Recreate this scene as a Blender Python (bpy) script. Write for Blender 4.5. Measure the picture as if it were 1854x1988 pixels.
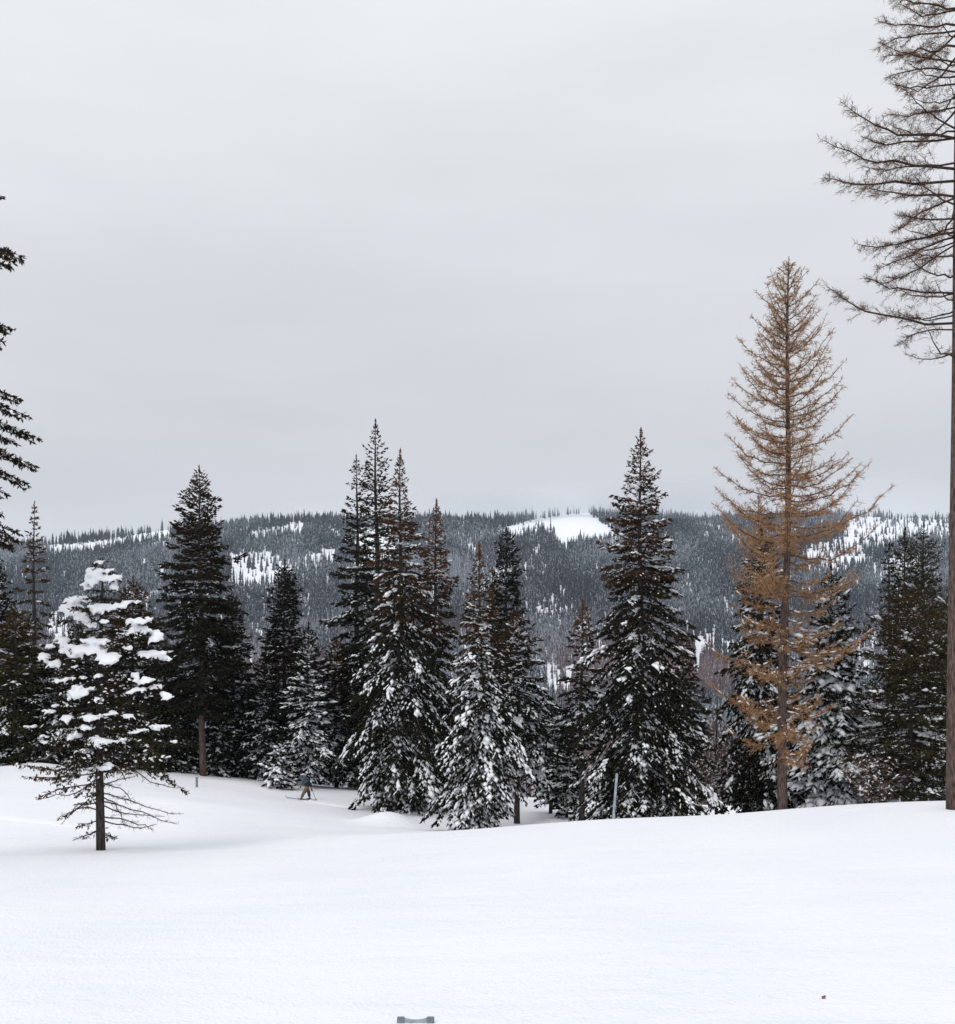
import bpy, math, random
import numpy as np
from mathutils import Vector, noise as mnoise

scene = bpy.context.scene
for o in list(bpy.data.objects):
    bpy.data.objects.remove(o)

# ------------------------------------------------------------------ camera, sky, sun, exposure
F, HOR, CX = 2000.0, 1250.0, 927.0          # focal length and horizon of the view the place was surveyed from
cam = bpy.data.cameras.new("camera")
cam_o = bpy.data.objects.new("camera", cam)
scene.collection.objects.link(cam_o)
cam_o.location = (0, 0, 0)
cam_o.rotation_euler = (math.radians(90), 0, 0)
cam.sensor_fit = 'HORIZONTAL'
cam.sensor_width = 36
cam.lens = 36 * F / 1854
cam.shift_y = 256 / 1854
cam.clip_start = 0.1
cam.clip_end = 12000
scene.camera = cam_o

SUN_EL, SUN_AZ = 48, 215
world = bpy.data.worlds.new("World")
scene.world = world
world.use_nodes = True
wn, wl = world.node_tree.nodes, world.node_tree.links
wn.clear()
wout = wn.new('ShaderNodeOutputWorld')
bg_clear = wn.new('ShaderNodeBackground')
bg_cloud = wn.new('ShaderNodeBackground')
sky = wn.new('ShaderNodeTexSky')
sky.sky_type = 'NISHITA'
sky.sun_disc = False
sky.sun_elevation = math.radians(SUN_EL)
sky.sun_rotation = math.radians(SUN_AZ)
wl.new(sky.outputs[0], bg_clear.inputs[0])
bg_clear.inputs[1].default_value = 0.10
tc = wn.new('ShaderNodeTexCoord')
sep = wn.new('ShaderNodeSeparateXYZ')
wl.new(tc.outputs['Generated'], sep.inputs[0])
# overcast luminance: dim near the horizon, brighter towards the zenith
ramp = wn.new('ShaderNodeValToRGB')
wl.new(sep.outputs[2], ramp.inputs[0])
cr = ramp.color_ramp
SK = [(0.0, (0.73, 0.74, 0.78)), (0.08, (0.655, 0.665, 0.70)), (0.16, (0.63, 0.64, 0.67)), (0.24, (0.67, 0.68, 0.705)), (0.36, (0.735, 0.75, 0.78)),
      (0.52, (0.84, 0.86, 0.885)), (1.0, (1.08, 1.09, 1.11))]
cr.elements[0].position, cr.elements[0].color = SK[0][0], (*SK[0][1], 1)
cr.elements[1].position, cr.elements[1].color = SK[-1][0], (*SK[-1][1], 1)
for p_, c_ in SK[1:-1]:
    e_ = cr.elements.new(p_)
    e_.color = (*c_, 1)
mapn = wn.new('ShaderNodeMapping')
mapn.inputs['Scale'].default_value = (1.5, 1.5, 7.0)
mapn.inputs['Rotation'].default_value = (0.0, 0.06, 0)
wl.new(tc.outputs['Generated'], mapn.inputs[0])
nz = wn.new('ShaderNodeTexNoise')
nz.inputs['Scale'].default_value = 1.6
nz.inputs['Detail'].default_value = 5
nz.inputs['Roughness'].default_value = 0.45
wl.new(mapn.outputs[0], nz.inputs['Vector'])
mr = wn.new('ShaderNodeMapRange')
mr.inputs[1].default_value = 0.3
mr.inputs[2].default_value = 0.7
mr.inputs[3].default_value = 0.93
mr.inputs[4].default_value = 1.05
wl.new(nz.outputs[0], mr.inputs[0])
mulc = wn.new('ShaderNodeVectorMath')
mulc.operation = 'SCALE'
wl.new(ramp.outputs[0], mulc.inputs[0])
wl.new(mr.outputs[0], mulc.inputs['Scale'])
wl.new(mulc.outputs[0], bg_cloud.inputs[0])
bg_cloud.inputs[1].default_value = 1.0
mixw = wn.new('ShaderNodeMixShader')
mixw.inputs[0].default_value = 0.97
wl.new(bg_clear.outputs[0], mixw.inputs[1])
wl.new(bg_cloud.outputs[0], mixw.inputs[2])
wl.new(mixw.outputs[0], wout.inputs[0])

sun = bpy.data.lights.new("sun", 'SUN')
sun.energy = 1.15
sun.angle = math.radians(30)
sun.color = (1.0, 0.97, 0.94)
sun_o = bpy.data.objects.new("sun", sun)
scene.collection.objects.link(sun_o)
az, el = math.radians(SUN_AZ), math.radians(SUN_EL)
sdir = Vector((math.sin(az) * math.cos(el), math.cos(az) * math.cos(el), math.sin(el)))
sun_o.rotation_euler = sdir.to_track_quat('Z', 'Y').to_euler()

vs = scene.view_settings
vs.view_transform = 'Standard'
vs.look = 'None'
vs.exposure = 0.06
vs.gamma = 1.0
vs.use_curve_mapping = False
scene.render.engine = 'CYCLES'
scene.cycles.max_bounces = 6
scene.cycles.diffuse_bounces = 3
scene.cycles.volume_bounces = 3
scene.cycles.transparent_max_bounces = 8

# ------------------------------------------------------------------ helpers
COL = scene.collection.objects


def P(vx, vy, Y):
    return np.array([(vx - CX) / F * Y, Y, -(vy - HOR) / F * Y])


def tag(o, label=None, cat=None, group=None, kind=None):
    if label: o['label'] = label
    if cat: o['category'] = cat
    if group: o['group'] = group
    if kind: o['kind'] = kind
    return o


def empty(name, loc, label=None, cat=None, group=None):
    o = bpy.data.objects.new(name, None)
    o.empty_display_size = 0.3
    o.location = loc
    COL.link(o)
    return tag(o, label, cat, group)


def link_mesh(name, me, parent=None, loc=None):
    o = bpy.data.objects.new(name, me)
    COL.link(o)
    if parent: o.parent = parent
    if loc is not None: o.location = loc
    return o


def raw_mesh(name, V, T, mat, smooth=False, attrs=None, quads=False):
    """numpy verts (N,3), faces (M,3) or (M,4) -> mesh"""
    me = bpy.data.meshes.new(name)
    V = np.asarray(V, dtype=np.float32)
    T = np.asarray(T, dtype=np.int32)
    k = T.shape[1]
    me.vertices.add(len(V))
    me.vertices.foreach_set('co', V.ravel())
    me.loops.add(T.size)
    me.loops.foreach_set('vertex_index', T.ravel())
    me.polygons.add(len(T))
    me.polygons.foreach_set('loop_start', np.arange(0, T.size, k, dtype=np.int32))
    me.polygons.foreach_set('loop_total', np.full(len(T), k, dtype=np.int32))
    if smooth:
        me.polygons.foreach_set('use_smooth', np.ones(len(T), dtype=bool))
    if attrs:
        for an, arr in attrs.items():
            a = me.attributes.new(an, 'FLOAT', 'POINT')
            a.data.foreach_set('value', np.asarray(arr, dtype=np.float32))
    me.update()
    me.validate()
    if mat: me.materials.append(mat)
    return me


def frames(D):
    D = D / (np.linalg.norm(D, axis=1, keepdims=True) + 1e-9)
    up = np.where(np.abs(D[:, 2:3]) > 0.9, np.array([[1.0, 0, 0]]), np.array([[0, 0, 1.0]]))
    U = np.cross(D, up)
    U /= np.linalg.norm(U, axis=1, keepdims=True) + 1e-9
    W = np.cross(U, D)
    return D, U, W


def spindles(p0, D, L, R, rng, belly=0.4):
    """slim pointed shoots with four faces. returns V,T"""
    n = len(p0)
    D, U, W = frames(D)
    a0 = rng.random(n) * 6.283
    V = np.zeros((n, 4, 3))
    V[:, 0] = p0
    for k in range(2):
        a = a0 + k * 2.2
        V[:, 1 + k] = p0 + D * (L * belly)[:, None] + (U * np.cos(a)[:, None] + W * np.sin(a)[:, None]) * R[:, None]
    V[:, 3] = p0 + D * L[:, None]
    base = (np.arange(n) * 4)[:, None, None]
    T = np.array([[0, 2, 1], [3, 1, 2], [0, 1, 3], [0, 3, 2]])[None] + base
    return V.reshape(-1, 3), T.reshape(-1, 3)


t_ = (1 + 5 ** .5) / 2
ICO = np.array([[-1, t_, 0], [1, t_, 0], [-1, -t_, 0], [1, -t_, 0], [0, -1, t_], [0, 1, t_], [0, -1, -t_], [0, 1, -t_],
                [t_, 0, -1], [t_, 0, 1], [-t_, 0, -1], [-t_, 0, 1]]) / math.sqrt(1 + t_ * t_)
ICOF = np.array([[0, 11, 5], [0, 5, 1], [0, 1, 7], [0, 7, 10], [0, 10, 11], [1, 5, 9], [5, 11, 4], [11, 10, 2], [10, 7, 6],
                 [7, 1, 8], [3, 9, 4], [3, 4, 2], [3, 2, 6], [3, 6, 8], [3, 8, 9], [4, 9, 5], [2, 4, 11], [6, 2, 10],
                 [8, 6, 7], [9, 8, 1]])


def blobs(C, D, L, R, H, rng):
    """ellipsoids, long axis D (half length L), half width R, half height H"""
    n = len(C)
    D, U, W = frames(D)
    j = 1 + 0.22 * (rng.random((n, 12)) - 0.5)
    x = ICO[None, :, 0] * L[:, None] * j
    y = ICO[None, :, 1] * R[:, None] * j
    z = ICO[None, :, 2] * H[:, None] * j
    V = C[:, None, :] + x[..., None] * D[:, None, :] + y[..., None] * U[:, None, :] + z[..., None] * W[:, None, :]
    T = ICOF[None] + (np.arange(n) * 12)[:, None, None]
    return V.reshape(-1, 3), T.reshape(-1, 3)


# a coarser lump for the thousands of small ones: a six cornered pebble
PEB = np.array([[1.15, 0, 0], [-1.15, 0, 0], [0, 1.05, .15], [0, -1.05, .15], [.1, 0, 1.0], [-.1, 0, -.7]])
PEBF = np.array([[0, 2, 4], [2, 1, 4], [1, 3, 4], [3, 0, 4], [2, 0, 5], [1, 2, 5], [3, 1, 5], [0, 3, 5]])


def pebbles(C, D, L, R, H, rng):
    n = len(C)
    D, U, W = frames(D)
    j = 1 + 0.5 * (rng.random((3, n, 6)) - 0.5)
    x = PEB[None, :, 0] * L[:, None] * j[0] + (rng.random((n, 6)) - .5) * L[:, None] * .5
    y = PEB[None, :, 1] * R[:, None] * j[1]
    z = PEB[None, :, 2] * H[:, None] * j[2]
    V = C[:, None, :] + x[..., None] * D[:, None, :] - y[..., None] * U[:, None, :] + z[..., None] * W[:, None, :]
    T = PEBF[None] + (np.arange(n) * 6)[:, None, None]
    return V.reshape(-1, 3), T.reshape(-1, 3)


def tube(pts, rads, sides=6):
    pts = np.asarray(pts, float)
    n = len(pts)
    D = np.gradient(pts, axis=0)
    D, U, W = frames(D)
    # keep the frames consistent
    for i in range(1, n):
        U[i] = U[i - 1] - D[i] * np.dot(U[i - 1], D[i])
        U[i] /= np.linalg.norm(U[i]) + 1e-9
        W[i] = np.cross(U[i], D[i])
    a = np.arange(sides) / sides * 2 * math.pi
    V = pts[:, None] + np.asarray(rads)[:, None, None] * (np.cos(a)[None, :, None] * U[:, None] + np.sin(a)[None, :, None] * W[:, None])
    V = V.reshape(-1, 3)
    T = []
    for i in range(n - 1):
        for k in range(sides):
            a0, a1 = i * sides + k, i * sides + (k + 1) % sides
            b0, b1 = a0 + sides, a1 + sides
            T += [[a0, a1, b1], [a0, b1, b0]]
    tip = len(V)
    V = np.vstack([V, pts[-1:] + D[-1:] * rads[-1], pts[:1]])
    for k in range(sides):
        T.append([(n - 1) * sides + k, (n - 1) * sides + (k + 1) % sides, tip])
        T.append([(k + 1) % sides, k, tip + 1])
    return V, np.array(T)


def join(parts):
    Vs, Ts, off = [], [], 0
    for V, T in parts:
        Vs.append(V)
        Ts.append(T + off)
        off += len(V)
    return np.vstack(Vs), np.vstack(Ts)


def fused(name, V, T, mat, voxel, it=2):
    """melt overlapping lumps of snow into one skin"""
    me = raw_mesh(name, V, T, None)
    ob = bpy.data.objects.new('temp', me)
    COL.link(ob)
    m = ob.modifiers.new('r', 'REMESH')
    m.mode = 'VOXEL'
    m.voxel_size = voxel
    s = ob.modifiers.new('s', 'SMOOTH')
    s.factor = 0.5
    s.iterations = it
    dg = bpy.context.evaluated_depsgraph_get()
    out = bpy.data.meshes.new_from_object(ob.evaluated_get(dg))
    out.name = name
    bpy.data.objects.remove(ob)
    bpy.data.meshes.remove(me)
    out.polygons.foreach_set('use_smooth', np.ones(len(out.polygons), dtype=bool))
    out.materials.clear()
    out.materials.append(mat)
    return out


# ------------------------------------------------------------------ materials
def new_mat(name):
    m = bpy.data.materials.new(name)
    m.use_nodes = True
    b = m.node_tree.nodes['Principled BSDF']
    b.inputs['Roughness'].default_value = 0.8
    b.inputs['Specular IOR Level'].default_value = 0.2
    return m, m.node_tree.nodes, m.node_tree.links, b


def add_bump(n, l, b, scale, strength, dist, detail=4, coord='Object', vscale=None):
    t = n.new('ShaderNodeTexCoord')
    z = n.new('ShaderNodeTexNoise')
    z.inputs['Scale'].default_value = scale
    z.inputs['Detail'].default_value = detail
    if vscale:
        mp = n.new('ShaderNodeMapping')
        mp.inputs['Scale'].default_value = vscale
        l.new(t.outputs[coord], mp.inputs[0])
        l.new(mp.outputs[0], z.inputs['Vector'])
    else:
        l.new(t.outputs[coord], z.inputs['Vector'])
    u = n.new('ShaderNodeBump')
    u.inputs['Strength'].default_value = strength
    u.inputs['Distance'].default_value = dist
    l.new(z.outputs[0], u.inputs['Height'])
    return u, z


def noise_mix(n, l, b, c1, c2, scale, lo=0.4, hi=0.6, vscale=None, coord='Object'):
    t = n.new('ShaderNodeTexCoord')
    mp = n.new('ShaderNodeMapping')
    if vscale: mp.inputs['Scale'].default_value = vscale
    l.new(t.outputs[coord], mp.inputs[0])
    z = n.new('ShaderNodeTexNoise')
    z.inputs['Scale'].default_value = scale
    z.inputs['Detail'].default_value = 6
    l.new(mp.outputs[0], z.inputs['Vector'])
    r = n.new('ShaderNodeValToRGB')
    r.color_ramp.elements[0].position = lo
    r.color_ramp.elements[1].position = hi
    r.color_ramp.elements[0].color = (*c1, 1)
    r.color_ramp.elements[1].color = (*c2, 1)
    l.new(z.outputs[0], r.inputs[0])
    l.new(r.outputs[0], b.inputs['Base Color'])
    return r


def plain(name, c, rough=0.8, c2=None, scale=20):
    m, n, l, b = new_mat(name)
    b.inputs['Roughness'].default_value = rough
    noise_mix(n, l, b, c, c2 or tuple(x * 0.75 for x in c), scale)
    return m


# ground snow: wind ripples, fine crystals
m_snow, n, l, b = new_mat('ground_snow')
noise_mix(n, l, b, (0.835, 0.855, 0.905), (0.875, 0.89, 0.93), 0.25, 0.35, 0.65)
b.inputs['Roughness'].default_value = 0.6
b.inputs['Specular IOR Level'].default_value = 0.25
u1, _ = add_bump(n, l, b, 0.5, 0.55, 0.18, 3, vscale=(0.55, 1.5, 1.0))
u2, _ = add_bump(n, l, b, 4.0, 0.8, 0.035, 5)
u3, _ = add_bump(n, l, b, 20.0, 1.0, 0.028, 5)
l.new(u1.outputs[0], u2.inputs['Normal'])
l.new(u2.outputs[0], u3.inputs['Normal'])
l.new(u3.outputs[0], b.inputs['Normal'])

m_load, n, l, b = new_mat('tree_snow')
noise_mix(n, l, b, (0.86, 0.875, 0.91), (0.91, 0.92, 0.94), 3.0)
u1, _ = add_bump(n, l, b, 12.0, 0.6, 0.03, 4)
l.new(u1.outputs[0], b.inputs['Normal'])


def needle_mat(name, dark, light, brown=(0.20, 0.085, 0.034)):
    m, n, l, b = new_mat(name)
    b.inputs['Roughness'].default_value = 0.85
    b.inputs['Specular IOR Level'].default_value = 0.04
    g = n.new('ShaderNodeNewGeometry')
    r = n.new('ShaderNodeValToRGB')
    r.color_ramp.elements[0].color = (*dark, 1)
    r.color_ramp.elements[1].color = (*light, 1)
    l.new(g.outputs['Random Per Island'], r.inputs[0])
    a = n.new('ShaderNodeAttribute')
    a.attribute_name = 'brown'
    mx = n.new('ShaderNodeMix')
    mx.data_type = 'RGBA'
    l.new(a.outputs['Fac'], mx.inputs[0])
    l.new(r.outputs[0], mx.inputs[6])
    mx.inputs[7].default_value = (*brown, 1)
    l.new(mx.outputs[2], b.inputs['Base Color'])
    return m


m_fir = needle_mat('fir_needles', (0.006, 0.0075, 0.005), (0.030, 0.031, 0.018))
m_olive = needle_mat('olive_needles', (0.012, 0.014, 0.006), (0.062, 0.058, 0.024))
m_pine = needle_mat('pine_needles', (0.014, 0.015, 0.008), (0.085, 0.076, 0.040))
m_larch = needle_mat('larch_twigs', (0.27, 0.16, 0.09), (0.60, 0.38, 0.22), (0.58, 0.30, 0.13))
m_larch_dark = needle_mat('brown_larch_twigs', (0.07, 0.042, 0.028), (0.22, 0.125, 0.078), (0.26, 0.12, 0.055))
m_brush = needle_mat('brush_twigs', (0.10, 0.065, 0.05), (0.30, 0.22, 0.18), (0.25, 0.12, 0.07))


def bark(name, c1, c2):
    m, n, l, b = new_mat(name)
    noise_mix(n, l, b, c1, c2, 9.0, 0.38, 0.62, vscale=(3.0, 3.0, 0.5))
    u1, _ = add_bump(n, l, b, 9.0, 1.0, 0.05, 6, vscale=(3.0, 3.0, 0.5))
    l.new(u1.outputs[0], b.inputs['Normal'])
    return m


m_bark = bark('dark_bark', (0.022, 0.018, 0.016), (0.075, 0.062, 0.055))
m_barkred = bark('reddish_bark', (0.038, 0.025, 0.021), (0.155, 0.108, 0.092))
m_barktwig = bark('twig_bark', (0.03, 0.02, 0.016), (0.085, 0.058, 0.045))

# far forest: blue dark spires dusted with frost
m_far, n, l, b = new_mat('frosted_forest')
tcn = n.new('ShaderNodeTexCoord')
geo = n.new('ShaderNodeNewGeometry')
z1 = n.new('ShaderNodeTexNoise')
z1.inputs['Scale'].default_value = 0.42
z1.inputs['Detail'].default_value = 4
mpf = n.new('ShaderNodeMapping')
mpf.inputs['Scale'].default_value = (1.6, 1.6, 0.55)
l.new(geo.outputs['Position'], mpf.inputs[0])
l.new(mpf.outputs[0], z1.inputs['Vector'])
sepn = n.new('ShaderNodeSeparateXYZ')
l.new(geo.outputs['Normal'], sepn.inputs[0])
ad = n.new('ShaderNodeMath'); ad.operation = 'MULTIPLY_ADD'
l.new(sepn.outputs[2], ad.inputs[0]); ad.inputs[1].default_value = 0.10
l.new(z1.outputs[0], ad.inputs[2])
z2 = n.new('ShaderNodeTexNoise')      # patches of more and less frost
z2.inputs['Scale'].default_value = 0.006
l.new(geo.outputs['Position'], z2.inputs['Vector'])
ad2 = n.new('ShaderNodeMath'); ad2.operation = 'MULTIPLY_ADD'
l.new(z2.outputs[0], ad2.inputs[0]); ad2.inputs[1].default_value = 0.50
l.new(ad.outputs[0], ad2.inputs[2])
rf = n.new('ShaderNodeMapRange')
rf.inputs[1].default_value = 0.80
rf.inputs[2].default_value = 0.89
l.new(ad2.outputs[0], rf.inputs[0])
oi = n.new('ShaderNodeObjectInfo')
rg = n.new('ShaderNodeValToRGB')
rg.color_ramp.elements[0].color = (0.006, 0.008, 0.011, 1)
rg.color_ramp.elements[1].color = (0.022, 0.024, 0.026, 1)
l.new(oi.outputs['Random'], rg.inputs[0])
z3 = n.new('ShaderNodeTexNoise')      # stands of brown larch low on the slope
z3.inputs['Scale'].default_value = 0.0045
z3.inputs['Detail'].default_value = 3
l.new(geo.outputs['Position'], z3.inputs['Vector'])
sp2 = n.new('ShaderNodeSeparateXYZ')
l.new(geo.outputs['Position'], sp2.inputs[0])
low = n.new('ShaderNodeMapRange')
low.inputs[1].default_value = 50; low.inputs[2].default_value = -20
l.new(sp2.outputs[2], low.inputs[0])
rb = n.new('ShaderNodeMapRange')
rb.inputs[1].default_value = 0.47; rb.inputs[2].default_value = 0.58
l.new(z3.outputs[0], rb.inputs[0])
mb = n.new('ShaderNodeMath'); mb.operation = 'MULTIPLY'
l.new(low.outputs[0], mb.inputs[0]); l.new(rb.outputs[0], mb.inputs[1])
mxb = n.new('ShaderNodeMix'); mxb.data_type = 'RGBA'
l.new(mb.outputs[0], mxb.inputs[0])
l.new(rg.outputs[0], mxb.inputs[6]); mxb.inputs[7].default_value = (0.15, 0.09, 0.085, 1)
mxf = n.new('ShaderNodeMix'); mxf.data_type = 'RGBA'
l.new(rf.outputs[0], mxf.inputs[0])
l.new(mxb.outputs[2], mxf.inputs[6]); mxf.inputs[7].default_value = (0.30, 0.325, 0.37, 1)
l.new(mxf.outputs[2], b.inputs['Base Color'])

# ------------------------------------------------------------------ ground
GX = np.array([-600, 0, 250, 450, 600, 750, 930, 1130, 1400, 1854, 2400], float)
GY = np.array([3, 7, 10.8, 16, 22, 28, 33, 38, 45, 52, 58, 66, 75, 95, 130], float)
GZ = np.array([
    [-3.3, -3.7, -4.00, -4.55, -5.20, -5.78, -6.35, -6.60, -6.80, -7.00, -7.12, -7.50, -8.9, -13, -21],
    [-3.3, -3.7, -4.00, -4.55, -5.20, -5.78, -6.35, -6.60, -6.80, -7.00, -7.12, -7.50, -8.9, -13, -21],
    [-3.3, -3.7, -4.00, -4.53, -5.17, -5.75, -6.48, -6.90, -7.10, -7.20, -7.30, -7.80, -9.1, -13, -21],
    [-3.3, -3.7, -4.00, -4.50, -5.12, -5.70, -6.38, -6.92, -7.40, -7.75, -7.95, -8.30, -9.6, -13.5, -21],
    [-3.3, -3.7, -4.00, -4.48, -5.08, -5.64, -6.20, -6.95, -7.90, -8.40, -8.65, -8.90, -10.2, -14, -21],
    [-3.3, -3.7, -4.00, -4.44, -5.02, -5.56, -6.00, -6.95, -8.15, -8.80, -9.05, -9.30, -10.8, -14, -21],
    [-3.3, -3.7, -4.00, -4.40, -4.94, -5.44, -5.80, -6.90, -8.10, -8.80, -9.10, -9.70, -11.0, -14.5, -21],
    [-3.3, -3.7, -4.00, -4.36, -4.86, -5.30, -5.60, -6.90, -8.30, -9.00, -9.50, -10.2, -11.3, -14.5, -21],
    [-3.3, -3.7, -4.00, -4.30, -4.74, -5.14, -5.44, -6.60, -8.00, -9.00, -9.80, -10.8, -12.0, -15, -21],
    [-3.3, -3.7, -4.00, -4.20, -4.50, -4.72, -4.87, -5.90, -7.30, -8.60, -9.60, -10.8, -12.0, -15, -21],
    [-3.3, -3.7, -4.00, -4.15, -4.40, -4.60, -4.72, -5.80, -7.20, -8.50, -9.60, -10.8, -12.0, -15, -21]])
NXg, NYg = 330, 420
gvx = np.linspace(-600, 2400, NXg)
gy = 3.0 * (130 / 3.0) ** np.linspace(0, 1, NYg)
tmp = np.array([np.interp(gy, GY, row) for row in GZ])             # (11, NY)
gz = np.array([np.interp(gvx, GX, tmp[:, j]) for j in range(NYg)])  # (NY, NX)


def smooth(a, k, axis):
    ker = np.hanning(2 * k + 3)[1:-1]
    ker /= ker.sum()
    pad = [(0, 0), (0, 0)]
    pad[axis] = (k, k)
    ap = np.pad(a, pad, mode='edge')
    return np.apply_along_axis(lambda r: np.convolve(r, ker, mode='valid'), axis, ap)


gz = smooth(smooth(gz, 9, 0), 26, 1)
gx = (gvx[None, :] - CX) / F * gy[:, None]
gyy = np.repeat(gy[:, None], NXg, 1)
# soft drifts and the two little mounds in the dip
gz += 0.05 * np.sin(gx * 0.55 + 0.25 * gyy) * np.sin(gyy * 0.33 + 0.2 * gx)
gz += 0.035 * np.sin(gx * 0.21 - 1.3 * np.sqrt(gyy * 3)) * np.clip((gyy - 10) / 20, 0, 1)


def mound(vx, Y, rx, ry, h):
    global gz
    cx = (vx - CX) / F * Y
    q = ((gx - cx) / rx) ** 2 + ((gyy - Y) / ry) ** 2
    gz += h * np.exp(-q * 1.3)


mound(755, 46.5, 1.5, 1.4, 0.62)
mound(1075, 50, 0.9, 0.8, 0.3)
mound(70, 60, 2.0, 2.0, 0.30)
mound(480, 60, 3.0, 1.6, 0.22)
mound(120, 36, 4.5, 2.5, -0.12)
mound(330, 47, 5, 2.2, 0.22)
V = np.stack([gx, gyy, gz], -1).reshape(-1, 3)
ii, jj = np.meshgrid(np.arange(NYg - 1), np.arange(NXg - 1), indexing='ij')
a = (ii * NXg + jj).ravel()
Q = np.stack([a, a + 1, a + NXg + 1, a + NXg], 1)
tag(link_mesh('snow_field', raw_mesh('snow_field', V, Q, m_snow, smooth=True)), kind='structure')


def ground(x, y):
    vx = x / y * F + CX
    j = np.clip((vx + 600) / 3000 * (NXg - 1), 0, NXg - 1.001)
    i = np.clip(math.log(y / 3.0) / math.log(130 / 3.0) * (NYg - 1), 0, NYg - 1.001)
    i0, j0 = int(i), int(j)
    fi, fj = i - i0, j - j0
    return float((gz[i0, j0] * (1 - fj) + gz[i0, j0 + 1] * fj) * (1 - fi) + (gz[i0 + 1, j0] * (1 - fj) + gz[i0 + 1, j0 + 1] * fj) * fi)


# ski track left behind the skier and an older one on the left bank
def track(pts, name, w=0.16, h=0.05):
    pts = np.array(pts, float)
    t = np.linspace(0, 1, 90)
    tk = np.linspace(0, 1, len(pts))
    vx = np.interp(t, tk, pts[:, 0]); Y = np.interp(t, tk, pts[:, 1])
    X = (vx - CX) / F * Y
    X = smooth(X[None], 8, 1)[0]; Y = smooth(Y[None], 8, 1)[0]
    dx, dy = np.gradient(X), np.gradient(Y)
    ln = np.hypot(dx, dy)
    nx, ny = -dy / ln, dx / ln
    prof = [(-2.2, -0.04), (-1.3, h * 0.5), (-0.8, h), (-0.35, 0.012), (0.35, 0.012), (0.8, h), (1.3, h * 0.5), (2.2, -0.04)]
    V = []
    rr = random.Random(4)
    for k in range(len(t)):
        for o_, z_ in prof:
            x = X[k] + nx[k] * w * o_; y = Y[k] + ny[k] * w * o_
            V.append((x, y, ground(x, y) + z_ * (1 if z_ < 0 else rr.uniform(0.7, 1.3))))
    m = len(prof)
    T = [[k * m + q, k * m + q + 1, (k + 1) * m + q + 1, (k + 1) * m + q] for k in range(len(t) - 1) for q in range(m - 1)]
    tag(link_mesh(name, raw_mesh(name, V, T, m_snow, smooth=True)), kind='structure')


track([(592, 55.6), (640, 55.0), (720, 54.0), (800, 53.2), (900, 52.0), (960, 51.0)], 'ski_track', 0.22, 0.07)
track([(-150, 40.5), (0, 39.5), (80, 38.8), (150, 38.3), (205, 38.0)], 'ski_track', 0.2, 0.05)

# ------------------------------------------------------------------ far hillside
RX = np.array([-900, 0, 100, 250, 330, 450, 580, 700, 850, 950, 1050, 1130, 1250, 1400, 1650, 1854, 2700], float)
RP = np.array([1085, 1066, 1058, 1040, 1028, 1020, 1010, 1012, 1008, 1014, 1006, 994, 1006, 1010, 1002, 1008, 1010], float)
HX = np.linspace(-900, 2700, 260)
HY = np.concatenate([np.geomspace(118, 800, 40), np.linspace(815, 2100, 110), np.linspace(2125, 4200, 30)])
rz = (HOR - np.interp(HX, RX, RP)) / F * 2100
rz = smooth(rz[None], 3, 1)[0]
hz = np.zeros((len(HY), len(HX)))
for i_, y_ in enumerate(HY):
    if y_ <= 1000:
        hz[i_] = np.interp(y_, [118, 130, 300, 600, 850, 1000], [-21, -23, -50, -85, -84, -74])
    elif y_ <= 2100:
        q = (y_ - 1000) / 1100
        s_ = np.interp(q, [0, 0.2, 0.4, 0.7, 0.9, 1.0], [0, 0.12, 0.33, 0.70, 0.925, 1.0])
        hz[i_] = -74 + (rz + 74) * s_
    else:
        hz[i_] = rz - (y_ - 2100) * 0.10 - ((y_ - 2100) / 2100) ** 2 * 60
hx = (HX[None, :] - CX) / F * HY[:, None]
hyy = np.repeat(HY[:, None], len(HX), 1)
und = np.zeros_like(hz)
for i_ in range(len(HY)):
    for j_ in range(len(HX)):
        und[i_, j_] = mnoise.noise(Vector((hx[i_, j_] / 230, hyy[i_, j_] / 330, 3.1))) + 0.4 * mnoise.noise(Vector((hx[i_, j_] / 80, hyy[i_, j_] / 110, 7.7)))
env = np.clip((hyy - 700) / 300, 0, 1) * np.clip((2095 - hyy) / 250, 0.12, 1)
hz += und * 15 * env
V = np.stack([hx, hyy, hz], -1).reshape(-1, 3)
nX = len(HX)
ii, jj = np.meshgrid(np.arange(len(HY) - 1), np.arange(nX - 1), indexing='ij')
a = (ii * nX + jj).ravel()
tag(link_mesh('hillside', raw_mesh('hillside', V, np.stack([a, a + 1, a + nX + 1, a + nX], 1), m_snow, smooth=True)), kind='structure')


def hill_z(X, Y):
    vx = X / Y * F + CX
    j = np.clip(np.interp(vx, HX, np.arange(nX)), 0, nX - 1.001)
    i = np.clip(np.interp(Y, HY, np.arange(len(HY))), 0, len(HY) - 1.001)
    i0, j0 = i.astype(int), j.astype(int)
    fi, fj = i - i0, j - j0
    return (hz[i0, j0] * (1 - fj) + hz[i0, j0 + 1] * fj) * (1 - fi) + (hz[i0 + 1, j0] * (1 - fj) + hz[i0 + 1, j0 + 1] * fj) * fi


def in_poly(px, py, poly):
    inside = np.zeros(len(px), bool)
    n_ = len(poly)
    for i in range(n_):
        x1, y1 = poly[i]; x2, y2 = poly[(i + 1) % n_]
        c = ((y1 > py) != (y2 > py)) & (px < (x2 - x1) * (py - y1) / (y2 - y1 + 1e-9) + x1)
        inside ^= c
    return inside


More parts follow.
